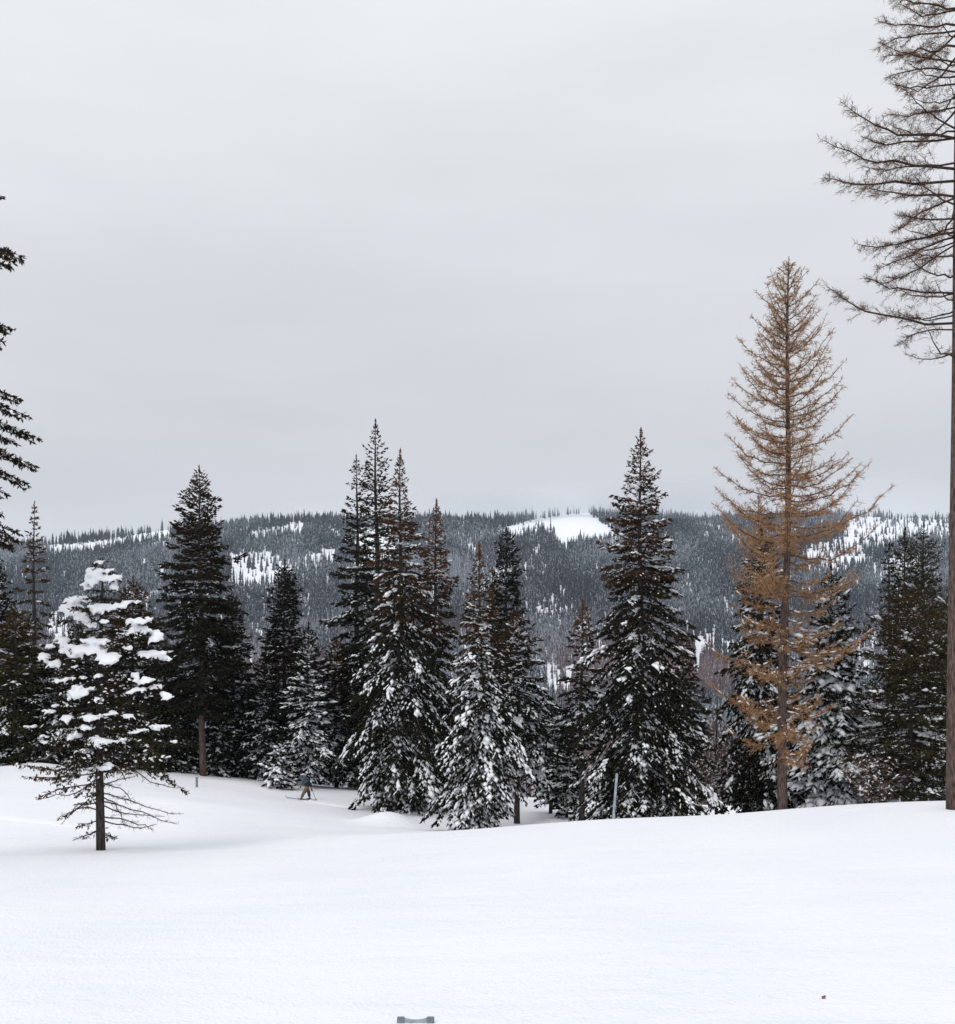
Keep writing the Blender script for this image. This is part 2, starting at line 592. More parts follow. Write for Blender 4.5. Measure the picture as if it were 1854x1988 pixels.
# meadows and avalanche gaps on the mountain: (outline, share of trees that stand in it)
CLEAR = [
    ([(1040, 1008), (1113, 997), (1147, 995), (1166, 1014), (1200, 1036), (1150, 1050), (1113, 1058), (1095, 1075), (1086, 1060), (1068, 1034)], 0.0),
    ([(965, 1030), (1045, 1006), (1075, 1024), (1030, 1034), (1000, 1044)], 0.12),
    ([(80, 1060), (190, 1052), (335, 1026), (340, 1040), (200, 1068), (80, 1080)], 0.10),
    ([(480, 1036), (595, 1012), (600, 1030), (540, 1042), (485, 1052)], 0.12),
    ([(440, 1075), (520, 1072), (575, 1100), (580, 1125), (520, 1140), (450, 1140), (440, 1110)], 0.14),
    ([(590, 1076), (655, 1070), (655, 1088), (600, 1092)], 0.1),
    ([(625, 1020), (645, 1022), (672, 1050), (655, 1052)], 0.15),
    ([(690, 1030), (765, 1024), (775, 1090), (720, 1100), (690, 1060)], 0.12),
    ([(1028, 1066), (1052, 1062), (1056, 1082), (1036, 1086)], 0.05),
    ([(962, 1064), (982, 1062), (984, 1078), (966, 1080)], 0.05),
    ([(905, 1058), (925, 1056), (928, 1080), (915, 1084)], 0.1),
    ([(1345, 1240), (1372, 1235), (1366, 1300), (1355, 1330), (1346, 1290)], 0.04),
    ([(1375, 1225), (1390, 1222), (1388, 1260), (1378, 1262)], 0.1),
    ([(1645, 1003), (1845, 1004), (1850, 1042), (1770, 1055), (1680, 1070), (1640, 1050)], 0.22),
    ([(1560, 1060), (1660, 1040), (1690, 1090), (1620, 1130), (1560, 1110)], 0.30),
    ([(1720, 1085), (1790, 1080), (1780, 1125), (1725, 1120)], 0.2),
    ([(1650, 1290), (1700, 1280), (1700, 1330), (1660, 1335)], 0.1),
    ([(1045, 1300), (1115, 1300), (1110, 1345), (1050, 1345)], 0.2),
    ([(90, 1190), (140, 1185), (140, 1260), (95, 1250)], 0.2),
    ([(300, 1100), (335, 1095), (335, 1125), (305, 1128)], 0.2),
    ([(225, 1128), (250, 1126), (250, 1140)], 0.2),
]
rng = np.random.default_rng(11)


def far_tree_mesh(name, seed, w=0.115, layers=9):
    r = np.random.default_rng(seed)
    Vs, Ts = [], []
    off = 0
    for k in range(layers):
        t = k / (layers - 1)
        zt = 1.0 - t * 0.86
        zb = zt - 0.17 - 0.05 * t
        rad = w * (0.16 + 0.95 * t ** 0.85) * r.uniform(0.8, 1.2)
        m = 10
        ang = np.arange(m) / m * 6.283 + r.random() * 6
        rr_ = rad * np.where(np.arange(m) % 2 == 0, 1.0, 0.5) * r.uniform(0.7, 1.25, m)
        ring = np.stack([np.cos(ang) * rr_, np.sin(ang) * rr_, zb + r.uniform(-.03, .03, m)], 1)
        Vs.append(np.vstack([[0, 0, min(zt + 0.02, 1.0)], ring]))
        Ts.append(np.array([[0, 1 + q, 1 + (q + 1) % m] for q in range(m)]) + off)
        off += m + 1
    tv, tt = tube([(0, 0, -0.02), (0, 0, 0.3)], [0.012, 0.01], 4)
    Vs.append(tv); Ts.append(tt + off)
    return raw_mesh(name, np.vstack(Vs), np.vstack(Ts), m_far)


far_meshes = [far_tree_mesh('far_fir', s, w) for s, w in ((1, .105), (2, .13), (3, .15), (4, .09), (5, .17))]
N = 76000
Yt = np.sqrt(rng.uniform(330 ** 2, 2150 ** 2, N))
vxt = rng.uniform(-160, 2020, N)
# a second sheet of spires along the skyline and behind it
Xt = (vxt - CX) / F * Yt
Zt = hill_z(Xt, Yt)
pyt = HOR - Zt / Yt * F
jx = vxt + np.array([mnoise.noise(Vector((x / 9, y / 9, 0))) for x, y in zip(Xt, Yt)]) * 17
jy = pyt + np.array([mnoise.noise(Vector((x / 14, y / 14, 5))) for x, y in zip(Xt, Yt)]) * 5
keep = np.ones(N, bool)
lonely = np.zeros(N, bool)
where = np.full(N, -1)
for ci_, (poly, share) in enumerate(CLEAR):
    ins = in_poly(jx, jy, poly) & (Yt > 800)
    keep &= ~(ins & (rng.random(N) > share))
    lonely |= ins
    where[ins] = ci_
thin = np.array([mnoise.noise(Vector((x / 60, y / 90, 9))) for x, y in zip(Xt, Yt)])
keep &= ~((thin > 0.45) & (Yt > 1650) & (rng.random(N) < 0.5))
keep &= ~((Yt > 2000) & (rng.random(N) < 0.25))
hgt = rng.uniform(12, 24, N) * np.where(Yt > 1850, 0.82, 1.0) * np.where(lonely, 0.75, 1.0)
hgt *= (1 + 0.5 * thin) * rng.choice([.7, .9, 1.0, 1.0, 1.1, 1.3], N)
idx = np.where(keep)[0]
# trees that can be told apart: those standing alone in the meadows and on the skyline
single = idx[(lonely[idx] & (vxt[idx] > 60) & (vxt[idx] < 1850))]
skyl = idx[(Yt[idx] > 2075) & (Yt[idx] < 2112) & (vxt[idx] > 80) & (vxt[idx] < 1850)]
CL = ['big bare white clearing under the ridge crest', 'snow strip left of the big white clearing', 'long white strip under the skyline at the far left',
      'white strip above the narrow black spire fir', 'wide meadow right of the bare trunked fir', 'small snow patch right of the wide left meadow',
      'slanting snow chute left of the tall middle cluster', 'snow opening seen through the tall middle cluster']


def far_label(k, alone):
    if alone:
        c = where[k]
        if c < len(CL): w = CL[c]
        elif CLEAR[c][0][0][0] > 1540: w = 'open snow slope right of the orange larch'
        elif CLEAR[c][0][0][0] > 1300: w = 'steep snow gully left of the orange larch'
        elif CLEAR[c][0][0][0] > 850: w = 'little snow patches below the big white clearing'
        else: w = 'snow gaps behind the snow laden sapling'
        return 'tiny fir in the ' + w, 'firs in the ' + w
    x = vxt[k]
    w = ('left of the bare trunked fir' if x < 390 else 'between the bare trunked fir and the tall middle cluster' if x < 730 else
         'between the tall middle cluster and the big white clearing' if x < 1040 else 'above the big white clearing' if x < 1240 else
         'between the great broad fir and the orange larch' if x < 1530 else 'right of the orange larch')
    return 'tiny skyline fir ' + w, 'skyline firs ' + w


rng.shuffle(single); rng.shuffle(skyl)
single, skyl = single[:150], skyl[:140]
for arr, lab, grp in ((single, 'tiny dark fir standing alone in a snowy clearing of the far hillside', 'lone firs in the clearings of the far hillside'),
                      (skyl, 'tiny dark fir on the skyline of the far ridge', 'firs along the skyline of the far ridge')):
    for k in arr:
        lab, grp = far_label(k, arr is single)
        o = link_mesh('fir_tree', far_meshes[int(k) % 5])
        h = hgt[k] * 1.05
        o.location = (Xt[k], Yt[k], Zt[k])
        o.scale = (h, h, h)
        o.rotation_euler = (0, 0, rng.random() * 6)
        tag(o, lab, 'tree', grp)
idx = np.setdiff1d(idx, np.concatenate([single, skyl]))
# the rest is one forest, its spires planted on a cloud of points
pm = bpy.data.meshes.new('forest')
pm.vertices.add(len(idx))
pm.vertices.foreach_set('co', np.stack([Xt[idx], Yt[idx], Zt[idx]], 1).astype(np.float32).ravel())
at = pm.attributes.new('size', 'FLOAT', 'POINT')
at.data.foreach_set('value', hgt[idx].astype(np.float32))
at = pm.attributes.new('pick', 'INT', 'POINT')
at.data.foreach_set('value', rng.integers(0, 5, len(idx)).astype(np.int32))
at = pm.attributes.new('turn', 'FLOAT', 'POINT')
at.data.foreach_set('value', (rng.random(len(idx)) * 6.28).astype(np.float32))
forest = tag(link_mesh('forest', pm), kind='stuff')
seedcol = bpy.data.collections.new('forest_seed')
for k, me in enumerate(far_meshes):
    so = bpy.data.objects.new('seed_fir', me)
    seedcol.objects.link(so)
ng = bpy.data.node_groups.new('plant', 'GeometryNodeTree')
ng.interface.new_socket('Geometry', in_out='INPUT', socket_type='NodeSocketGeometry')
ng.interface.new_socket('Geometry', in_out='OUTPUT', socket_type='NodeSocketGeometry')
gi, go = ng.nodes.new('NodeGroupInput'), ng.nodes.new('NodeGroupOutput')
iop = ng.nodes.new('GeometryNodeInstanceOnPoints')
ci = ng.nodes.new('GeometryNodeCollectionInfo')
ci.inputs['Collection'].default_value = seedcol
ci.inputs['Separate Children'].default_value = True
ci.inputs['Reset Children'].default_value = True


def named(nm, tp):
    q = ng.nodes.new('GeometryNodeInputNamedAttribute')
    q.data_type = tp
    q.inputs['Name'].default_value = nm
    return q.outputs['Attribute']


m2p = ng.nodes.new('GeometryNodeMeshToPoints')
ng.links.new(gi.outputs[0], m2p.inputs[0])
ng.links.new(m2p.outputs[0], iop.inputs['Points'])
ng.links.new(ci.outputs[0], iop.inputs['Instance'])
iop.inputs['Pick Instance'].default_value = True
ng.links.new(named('pick', 'INT'), iop.inputs['Instance Index'])
ng.links.new(named('size', 'FLOAT'), iop.inputs['Scale'])
cxyz = ng.nodes.new('ShaderNodeCombineXYZ')
ng.links.new(named('turn', 'FLOAT'), cxyz.inputs[2])
ng.links.new(cxyz.outputs[0], iop.inputs['Rotation'])
ng.links.new(iop.outputs[0], go.inputs[0])
md = forest.modifiers.new('plant', 'NODES')
md.node_group = ng


# ------------------------------------------------------------------ conifers
def fir(name, label, xt, yt, Y, hw, yb, xb=None, p=0.8, snow=0.3, brown=0.0, sparse=1.0, mat=None, barkm=None, seed=0,
        droop=0.35, group=None, shoot=None, clump=False, trunk_r=None, snow_size=1.0, top_snow=False, cat='tree', gap=1.0,
        wob=0.25, bare=0.0, tuck=0.42):
    """xt,yt: where the tip shows; yb: where the lowest boughs show; hw: half width there"""
    mat = mat or m_fir
    barkm = barkm or m_bark
    r = np.random.default_rng(seed * 7 + 3)
    xb = xt if xb is None else xb
    X0 = (xb - CX) / F * Y
    z0 = ground(X0, Y) - 0.15
    tip = P(xt, yt, Y) - np.array([X0, Y, z0])
    H = tip[2]
    zc = max(-(yb - HOR) / F * Y - z0, 0.05)            # bottom of the crown above the foot
    zc = min(zc, H * 0.8)
    R = hw / F * Y * 1.15
    root = empty(name, (X0, Y, z0), label, cat, group)
    tr = trunk_r or (0.011 * H + 0.03)
    lean = lambda z: np.array([tip[0] * z / H + 0.04 * math.sin(z * 0.7 + seed), 0.04 * math.sin(z * 0.5 + seed * 2), z])
    tz = np.linspace(0, H, 14)
    link_mesh('trunk', raw_mesh('trunk', *tube([lean(z) for z in tz], [tr * (1 - z / H) ** 0.8 + 0.012 for z in tz], 8), barkm, smooth=True), root)
    sh0 = shoot or (0.0042 * Y + 0.03)      # shoot length
    tubes, S = [], []                     # limbs, shoots
    SN = []                               # snow lumps
    z = H - 0.12
    whorl = 0
    while z > zc:
        t = (H - z) / (H - zc)
        sh = sh0 * (0.55 + 0.45 * min(1, t * 3.5))
        step = sh * 0.60
        rad = R * min(1.0, (t / 0.80) ** p) * (1 - tuck * max(0, (t - 0.72) / 0.28)) + 0.05
        rad *= 1 + wob * math.sin(whorl * 1.9 + seed) * r.random()
        nb = max(3, int(round((3.4 + 2.8 * min(1, t * 2)) * sparse)))
        a0 = r.random() * 6.28
        for k in range(nb):
            if r.random() > 0.94: continue
            azm = a0 + k * 6.283 / nb + r.uniform(-.35, .35)
            L = rad * r.uniform(0.60, 1.10) * (1.25 if t > .45 and r.random() < .08 else 1) * (1 + .22 * math.sin(azm * 2 + z * .9 + seed) * math.cos(z * 1.7 + seed))
            if bare and r.random() < bare: L *= 0.45
            e0 = 0.75 - 1.15 * min(1, t * 1.6) * (0.5 + droop) + r.uniform(-.12, .12)
            c2 = -droop * 0.55 * min(1, t * 1.8)
            c3 = 0.20 * r.random()
            bz = z + r.uniform(-.12, .12) * (0.4 + t)
            base = lean(min(max(bz, 0.02), H - .02))
            d = np.array([math.cos(azm), math.sin(azm), 0])
            pr = np.array([-d[1], d[0], 0])
            sway = r.uniform(-.12, .12)
            cur = lambda s: base + L * (d * (s * 0.95)[:, None] + pr * (sway * s * s)[:, None]
                                        + np.array([0, 0, 1.0]) * (e0 * s + c2 * s * s + c3 * s ** 3)[:, None])
            sp = cur(np.linspace(0, 1, 5))
            if L > 0.35:
                tubes.append(tube(sp, np.linspace(0.010 + 0.012 * L, 0.006, 5), 3))
            ns = max(3, int(L / step * 1.15))
            s0 = 0.10 if t < 0.5 else 0.16
            s = np.sort(r.uniform(s0, 1, ns) ** 0.85)
            side = np.where(np.arange(ns) % 2 == 0, 1.0, -1.0)
            pt = cur(s)
            tg = cur(np.minimum(s + 0.05, 1.05)) - cur(s - 0.0)
            tg /= np.linalg.norm(tg, axis=1, keepdims=True) + 1e-9
            l2 = np.minimum(0.50 * L * (1.02 - s) ** 0.75 * np.clip(s * 4, 0.35, 1), 1.1) * r.uniform(0.7, 1.15, ns) + sh * 0.45
            d2 = tg * 0.70 + pr[None] * side[:, None] * 0.75 + np.array([0, 0, -1.0])[None] * (0.10 + 0.25 * droop + 0.15 * r.random(ns))[:, None]
            d2 /= np.linalg.norm(d2, axis=1, keepdims=True)
            # shoots along every secondary twig
            cnt = np.maximum(1, (l2 / step * 1.05).astype(int) + 1)
            ix = np.repeat(np.arange(ns), cnt)
            tt = r.random(len(ix))
            pos = pt[ix] + d2[ix] * (l2[ix] * tt)[:, None]
            lat = np.cross(d2[ix], np.array([0, 0, 1.0]))
            lat *= np.where(r.random(len(ix)) > 0.5, 1, -1)[:, None]
            dd = d2[ix] * 0.75 + lat * 0.6 + r.normal(0, 0.18, (len(ix), 3)) + np.array([0, 0, -0.12])
            if clump: dd = d2[ix] * 0.6 + r.normal(0, 0.55, (len(ix), 3)) + np.array([0, 0, 0.25])
            ll = sh * r.uniform(0.65, 1.25, len(ix))
            # the leading shoot of each bough
            pos = np.vstack([pos, pt, cur(np.array([0.97]))])
            dd = np.vstack([dd, tg + r.normal(0, .15, tg.shape), tg[-1:]])
            ll = np.concatenate([ll, sh * r.uniform(.7, 1.1, ns), [sh * 1.2]])
            br = brown * np.clip(1.15 - t * 2.2, 0.03, 1) * (1 if r.random() < 0.7 else 0.3)
            br = np.clip(br * r.uniform(0.3, 1.6, len(pos)), 0, 1)
            S.append((pos, dd, ll, br))
            # snow
            amt = snow * (0.25 + 1.1 * t) if not top_snow else snow
            if r.random() < amt * 1.25 and L > 0.25:
                ph = r.random() * 6.28
                ssz = snow_size * (0.62 + 0.5 * r.random())
                w0 = min(0.045 + 0.036 * L, 0.11) * ssz
                nsn = max(2, int(L / (w0 * 1.0)))
                q = np.sort(r.uniform(0.10, 0.98, nsn))
                q = q[np.sin(q * 5.5 + ph) + 0.35 > -0.6 + 1.1 * (1 - amt)]
                if len(q):
                    c = cur(q) + np.array([0, 0, w0 * 0.45]) + r.normal(0, 1, (len(q), 3)) * np.array([w0 * .8, w0 * .8, w0 * .2])
                    tq = cur(q + 0.04) - cur(q)
                    m_ = len(q)
                    SN.append((c, tq, w0 * r.uniform(1.0, 1.9, m_), w0 * r.uniform(.7, 1.15, m_), w0 * r.uniform(.42, .7, m_)))
                mk = (np.sin(s[ix] * 5.5 + ph) + 0.3 > -0.5 + 1.2 * (1 - amt)) & (r.random(len(ix)) < 0.22 + 0.2 * amt)
                if mk.any():
                    c = pos[:len(ix)][mk] + np.array([0, 0, sh * 0.16])
                    m_ = int(mk.sum())
                    w = sh * 0.26 * ssz
                    SN.append((c, d2[ix][mk], w * r.uniform(1.1, 2.2, m_), w * r.uniform(.6, 1.0, m_), w * r.uniform(.4, .65, m_)))
            # dusting everywhere
            mk = r.random(len(ix)) < 0.035 * min(1.0, snow * 3)
            if mk.any():
                m_ = int(mk.sum())
                SN.append((pos[:len(ix)][mk] + np.array([0, 0, sh * 0.12]), d2[ix][mk], sh * r.uniform(.25, .5, m_), sh * r.uniform(.14, .22, m_), np.full(m_, sh * 0.1)))
        z -= (0.16 + 0.17 * min(1, t * 1.8)) * (H / 14) ** 0.5 * (1.0 / sparse) ** 0.5 * gap * r.uniform(0.8, 1.25)
        whorl += 1
    # leader with its first stubby whorls
    for q in range(5):
        zq = H + 0.08 * q
        a_ = r.random(3) * 6.28
        S.append((np.repeat([lean(zq)], 3, 0), np.stack([np.cos(a_), np.sin(a_), np.full(3, .8)], 1), np.full(3, .10 + .05 * (5 - q) / 5), np.full(3, brown)))
    S.append((np.array([lean(H), lean(H + .25)]), np.array([[0, 0, 1.0], [0, 0, 1.0]]), np.array([.34, .30]), np.array([brown, brown])))
    S.append((np.array([lean(H - 0.35), lean(H - .12)]), np.array([[0, 0, 1.0], [0.05, 0, 1.0]]), np.array([0.35, 0.3]), np.array([brown, brown])))
    if tubes:
        link_mesh('boughs', raw_mesh('boughs', *join(tubes), barkm), root)
    pos = np.vstack([s_[0] for s_ in S]); dd = np.vstack([s_[1] for s_ in S])
    ll = np.concatenate([s_[2] for s_ in S]); br = np.concatenate([s_[3] for s_ in S])
    V, T = spindles(pos, dd, ll, ll * (0.25 if not clump else 0.19), r)
    link_mesh('crown', raw_mesh('crown', V, T, mat, attrs={'brown': np.repeat(br, 4)}), root)
    if SN:
        V, T = pebbles(*[np.concatenate([q[k] for q in SN]) for k in range(5)], r)
        tag(link_mesh('snow_load', raw_mesh('snow_load', V, T, m_load, smooth=True), root), kind='stuff')
    return root


def twigs_on(path, L, r, step, l2max, sh, rad, up=0.15, spur=1.5):
    """twigs along a bare bough given as path(s)->points; returns spindle arrays"""
    ns = max(4, int(L / step))
    s = np.sort(r.uniform(0.12, 1.0, ns))
    pt = path(s)
    tg = path(np.minimum(s + 0.04, 1.04)) - pt
    tg /= np.linalg.norm(tg, axis=1, keepdims=True) + 1e-9
    side = np.cross(tg, np.array([0, 0, 1.0]))
    side /= np.linalg.norm(side, axis=1, keepdims=True) + 1e-9
    sg = np.where(np.arange(ns) % 2 == 0, 1.0, -1.0)[:, None]
    l2 = l2max * (1.08 - s) ** 0.6 * r.uniform(0.35, 1.1, ns)
    vert = r.uniform(-1.0, 0.75, ns)[:, None] * np.array([0, 0, 1.0]) * 0.55
    d2 = tg * r.uniform(0.35, 0.8, ns)[:, None] + side * sg * r.uniform(0.4, 0.8, ns)[:, None] + vert
    d2 /= np.linalg.norm(d2, axis=1, keepdims=True)
    out = [(pt, d2, l2, np.full(ns, rad * 1.1))]
    cnt = np.maximum(2, (l2 / (step * 0.75)).astype(int) * 2)
    ix = np.repeat(np.arange(ns), cnt)
    tt = r.random(len(ix)) ** 0.8
    pos = pt[ix] + d2[ix] * (l2[ix] * tt)[:, None]
    dd = d2[ix] * 0.7 + r.normal(0, 0.55, (len(ix), 3)) + np.array([0, 0, up - 0.15])
    out.append((pos, dd, sh * r.uniform(0.5, 1.3, len(ix)), np.full(len(ix), rad)))
    # spurs directly on the bough
    n3 = int(L / step * spur)
    s3 = r.random(n3)
    out.append((path(s3), r.normal(0, .6, (n3, 3)) + np.array([0, 0, .1]), sh * r.uniform(.4, 1.0, n3), np.full(n3, rad)))
    return [np.concatenate([o[k] for o in out]) for k in range(4)]


def bough_part(root, pts, r, r0, step, l2max, sh, rad, mat, barkm, brown=0.3, extra_snow=0.0, name='bough', spur=1.5):
    """one bough (a limb with its twigs) as a part of its tree. pts in the tree's own frame"""
    pts = np.asarray(pts, float)
    k = np.linspace(0, 1, len(pts))
    # smooth curve through the points
    ss = np.linspace(0, 1, 9)
    dense = np.stack([np.interp(ss, k, pts[:, q]) for q in range(3)], 1)
    dense[1:-1] = dense[1:-1] * 0.5 + (dense[2:] + dense[:-2]) * 0.25
    L = np.linalg.norm(np.diff(dense, axis=0), axis=1).sum()
    dense[1:-1] += r.normal(0, 0.012 * L, (7, 3))
    path = lambda s: np.stack([np.interp(s, ss, dense[:, q]) for q in range(3)], 1) if np.max(s) <= 1 else \
        np.stack([np.interp(np.minimum(s, 1), ss, dense[:, q]) for q in range(3)], 1) + np.maximum(s - 1, 0)[:, None] * (dense[-1] - dense[-2]) * 8
    limb = tube(dense, r0 * (1 - ss) ** 0.8 + 0.006, 5)
    pos, dd, ll, rr_ = twigs_on(path, L, r, step, l2max, sh, rad, spur=spur)
    tw = spindles(pos, dd, ll, rr_, r, 0.3)
    V, T = join([tw, limb])
    br = np.concatenate([np.repeat(np.clip(brown * r.uniform(0, 1.8, len(pos)), 0, 1), 4), np.zeros(len(limb[0]))])
    me = raw_mesh(name, V, T, mat, attrs={'brown': br})
    me.materials.append(barkm)
    mi = np.zeros(len(T), np.int32); mi[len(tw[1]):] = 1
    me.polygons.foreach_set('material_index', mi)
    o = link_mesh(name, me, root)
    if extra_snow > 0:
        m_ = max(1, int(L / 0.16 * extra_snow))
        q = r.random(m_)
        V, T = blobs(path(q) + np.array([0, 0, r0 * 0.9 + .02]), path(np.minimum(q + .03, 1)) - path(q) + 1e-4, r.uniform(.08, .2, m_), r.uniform(.03, .06, m_), r.uniform(.02, .04, m_), r)
        tag(link_mesh('snow_cap', raw_mesh('snow_cap', V, T, m_load, smooth=True), o), kind='stuff')
    return o


def larch(name, label, xt, yt, xb, Y, hw, yb, seed, mat, barkm, p=0.55, nz=46, trunk_r=0.2, brown=0.3, rad=0.012, sh=0.17, joined=False, step=0.13, snow=0.0, group=None, per=3):
    r = np.random.default_rng(seed)
    X0 = (xb - CX) / F * Y
    z0 = ground(X0, Y) - 0.1
    tip = P(xt, yt, Y) - np.array([X0, Y, z0])
    H = tip[2]
    zc = -(yb - HOR) / F * Y - z0
    R = hw / F * Y
    root = empty(name, (X0, Y, z0), label, 'tree', group)
    lean = lambda z: np.array([tip[0] * (z / H) ** 0.8 + 0.05 * math.sin(z * 0.45 + seed), 0.05 * math.sin(z * 0.4), z])
    tz = np.linspace(0, H, 22)
    link_mesh('trunk', raw_mesh('trunk', *tube([lean(z) for z in tz], [trunk_r * (1 - z / H) ** 0.75 + 0.014 for z in tz], 12), barkm, smooth=True), root)
    acc = []
    zz = H - 0.25
    for i in range(nz):
        t = (i + 0.6) / nz
        z = H - 0.2 - (H - zc) * t ** 1.05
        for k in range(per if t < 0.85 else max(1, per - 1)):
            if r.random() < .12: continue
            azm = i * 2.4 + k * 6.283 / per + r.uniform(-.5, .5)
            L = R * min(t ** p, 0.72) * min(1, .35 + t * 6) * (1 + .15 * math.sin(z * 1.3 + azm * 2)) * r.uniform(0.60, 1.12) * (1.0 if t < 0.7 else r.uniform(0.5, 1.0)) + 0.1
            if t > .55 and r.random() < .42: continue
            d = np.array([math.cos(azm), math.sin(azm), 0])
            b0 = lean(z + r.uniform(-.1, .1))
            e = 0.80 * (1 - t) ** 1.9 + 0.02
            dr = -0.30 * min(1, t * 1.5)
            s = np.linspace(0, 1, 6)
            pts = b0 + L * (d * s[:, None] + np.array([0, 0, 1.0]) * (e * s + dr * s * (1 - s) * 1.6 + 0.24 * s ** 3 - 0.14 * t * s)[:, None])
            if joined:
                path = lambda q, pts=pts: np.stack([np.interp(np.minimum(q, 1), np.linspace(0, 1, 6), pts[:, c]) for c in range(3)], 1) + np.maximum(q - 1, 0)[:, None] * (pts[-1] - pts[-2])
                acc.append((tube(pts, np.linspace(0.012 + .006 * L, 0.005, 6), 3), twigs_on(path, L, r, step, 0.35 * L ** 0.6, sh, rad)))
            else:
                bough_part(root, pts, r, 0.008 + 0.0058 * L, step, min(0.26 + 0.20 * L, .85), sh, rad, mat, barkm, brown * (1.6 if t > .8 else 1), snow if t > 0.7 else 0)
    if joined:
        link_mesh('boughs', raw_mesh('boughs', *join([a_[0] for a_ in acc]), barkm), root)
        pos, dd, ll, rr_ = [np.concatenate([a_[1][k] for a_ in acc]) for k in range(4)]
        V, T = spindles(pos, dd, ll, rr_, r, 0.3)
        link_mesh('crown', raw_mesh('crown', V, T, mat, attrs={'brown': np.repeat(np.clip(brown * r.uniform(0, 1.8, len(pos)), 0, 1), 4)}), root)
        if snow > 0:
            mk = r.random(len(pos)) < snow
            m_ = int(mk.sum())
            V, T = blobs(pos[mk] + np.array([0, 0, .02]), dd[mk], r.uniform(.05, .12, m_), r.uniform(.02, .05, m_), r.uniform(.015, .03, m_), r)
            tag(link_mesh('snow_load', raw_mesh('snow_load', V, T, m_load, smooth=True), root), kind='stuff')
    return root


# ---- the belt of trees behind the snow field, left to right
G_BELT = 'firs and larches in the belt behind the snow field'
fir('fir_tree', 'thin ragged conifer with brown tip rising above the ridge at the left edge', 66, 985, 74, 46, 1330, p=1.0, snow=.12, brown=.55, sparse=.75, seed=1, gap=1.7, mat=m_olive, bare=.3)
fir('fir_tree', 'dark fir cut off by the left picture edge, beside the thin ragged conifer', -6, 1080, 66, 75, 1480, snow=.28, seed=2)
fir('fir_tree', 'olive green fir low at the left edge with light snow', 30, 1190, 63, 70, 1470, snow=.22, brown=.25, mat=m_olive, seed=3, p=.6)
fir('fir_tree', 'low dark fir at the foot of the left belt, under the olive green fir', 68, 1330, 64, 52, 1482, snow=.75, seed=51, p=.6)
fir('fir_tree', 'low snow flecked fir directly behind the sapling trunk', 225, 1350, 63, 48, 1484, snow=.75, seed=52, p=.6)
fir('fir_tree', 'low dark fir left of the foot of the bare reddish trunk', 355, 1330, 65, 44, 1488, snow=.35, seed=53, p=.6)
fir('fir_tree', 'low snowy fir at the right foot of the bare reddish trunk', 425, 1320, 65, 40, 1494, snow=.5, seed=54, p=.6)
fir('fir_tree', 'low snowy fir between the slender fir and the narrow black spire', 480, 1330, 66, 42, 1498, snow=.55, seed=55, p=.6)
fir('fir_tree', 'dark snow flecked fir far back between sapling and picture edge', 150, 1215, 72, 50, 1470, snow=.3, brown=.2, seed=56, p=.6)
fir('fir_tree', 'snow speckled fir behind the left half of the snow laden sapling', 112, 1255, 64, 78, 1480, snow=.75, brown=.12, seed=4, p=.65)
fir('fir_tree', 'brownish topped fir showing above the right shoulder of the snow laden sapling', 258, 1132, 64, 85, 1482, snow=.45, brown=.45, seed=5, p=.65)
fir('fir_tree', 'dark young fir filling the gap behind the sapling trunk', 185, 1290, 65, 78, 1484, snow=.35, seed=6, p=.6)
fir('fir_tree', 'olive fir between the sapling and the tall bare trunked fir', 322, 1255, 64, 66, 1486, snow=.25, brown=.2, mat=m_olive, seed=7, p=.6)
fir('fir_tree', 'tall dark snowless fir with a long bare reddish trunk left of the skier', 386, 918, 63, 88, 1390, xb=394, snow=.07, brown=.25, seed=8, p=.62, droop=.3, barkm=m_barkred, trunk_r=.21, sparse=1.15)
fir('fir_tree', 'slender snow dusted fir tucked against the right side of the bare trunked fir', 452, 1158, 66, 50, 1495, snow=.5, brown=.15, seed=9, p=.6)
fir('fir_tree', 'snowy fir left of the narrow black spire, upslope of the small fir', 517, 1275, 65, 50, 1500, snow=.75, seed=10, p=.65)
fir('fir_tree', 'narrow almost black spire shaped fir left of the skier', 552, 1100, 66, 52, 1500, snow=.12, seed=11, p=.5, sparse=1.2)
fir('fir_tree', 'small low fir thick with snow just left of the skier', 547, 1432, 60, 28, 1532, snow=1.3, seed=12, p=.7, droop=.25, snow_size=2.0)
fir('fir_tree', 'heavily snowed fir standing directly behind the skier', 598, 1222, 64, 56, 1508, snow=1.0, seed=13, p=.65, snow_size=1.5)
fir('fir_tree', 'brown tinged snowy fir right of the skier', 652, 1248, 66, 50, 1512, snow=.8, brown=.55, seed=14, p=.6)
fir('fir_tree', 'sparse tall fir with visible trunk, left one of the two tall tops', 693, 896, 68, 72, 1500, snow=.22, brown=.12, sparse=.8, seed=15, p=.75, gap=1.35, wob=.5)
fir('fir_tree', 'tallest fir of the middle cluster with a tiered open top', 728, 828, 66, 92, 1500, snow=.3, brown=.2, sparse=.9, seed=16, p=.85, gap=1.25, wob=.45, xb=738)
fir('fir_tree', 'dark low fir under the tall middle cluster', 700, 1300, 66, 56, 1512, snow=.5, seed=17, p=.6)
fir('fir_tree', 'tall rusty tipped fir with drooping snow streaked boughs in the middle cluster', 777, 888, 54, 112, 1548, snow=.62, brown=.75, seed=18, p=.92, droop=.75, snow_size=1.15)
fir('fir_tree', 'rusty spired fir right of the middle cluster', 848, 985, 58, 72, 1545, snow=.42, brown=.85, seed=19, p=.85, droop=.6, xb=835)
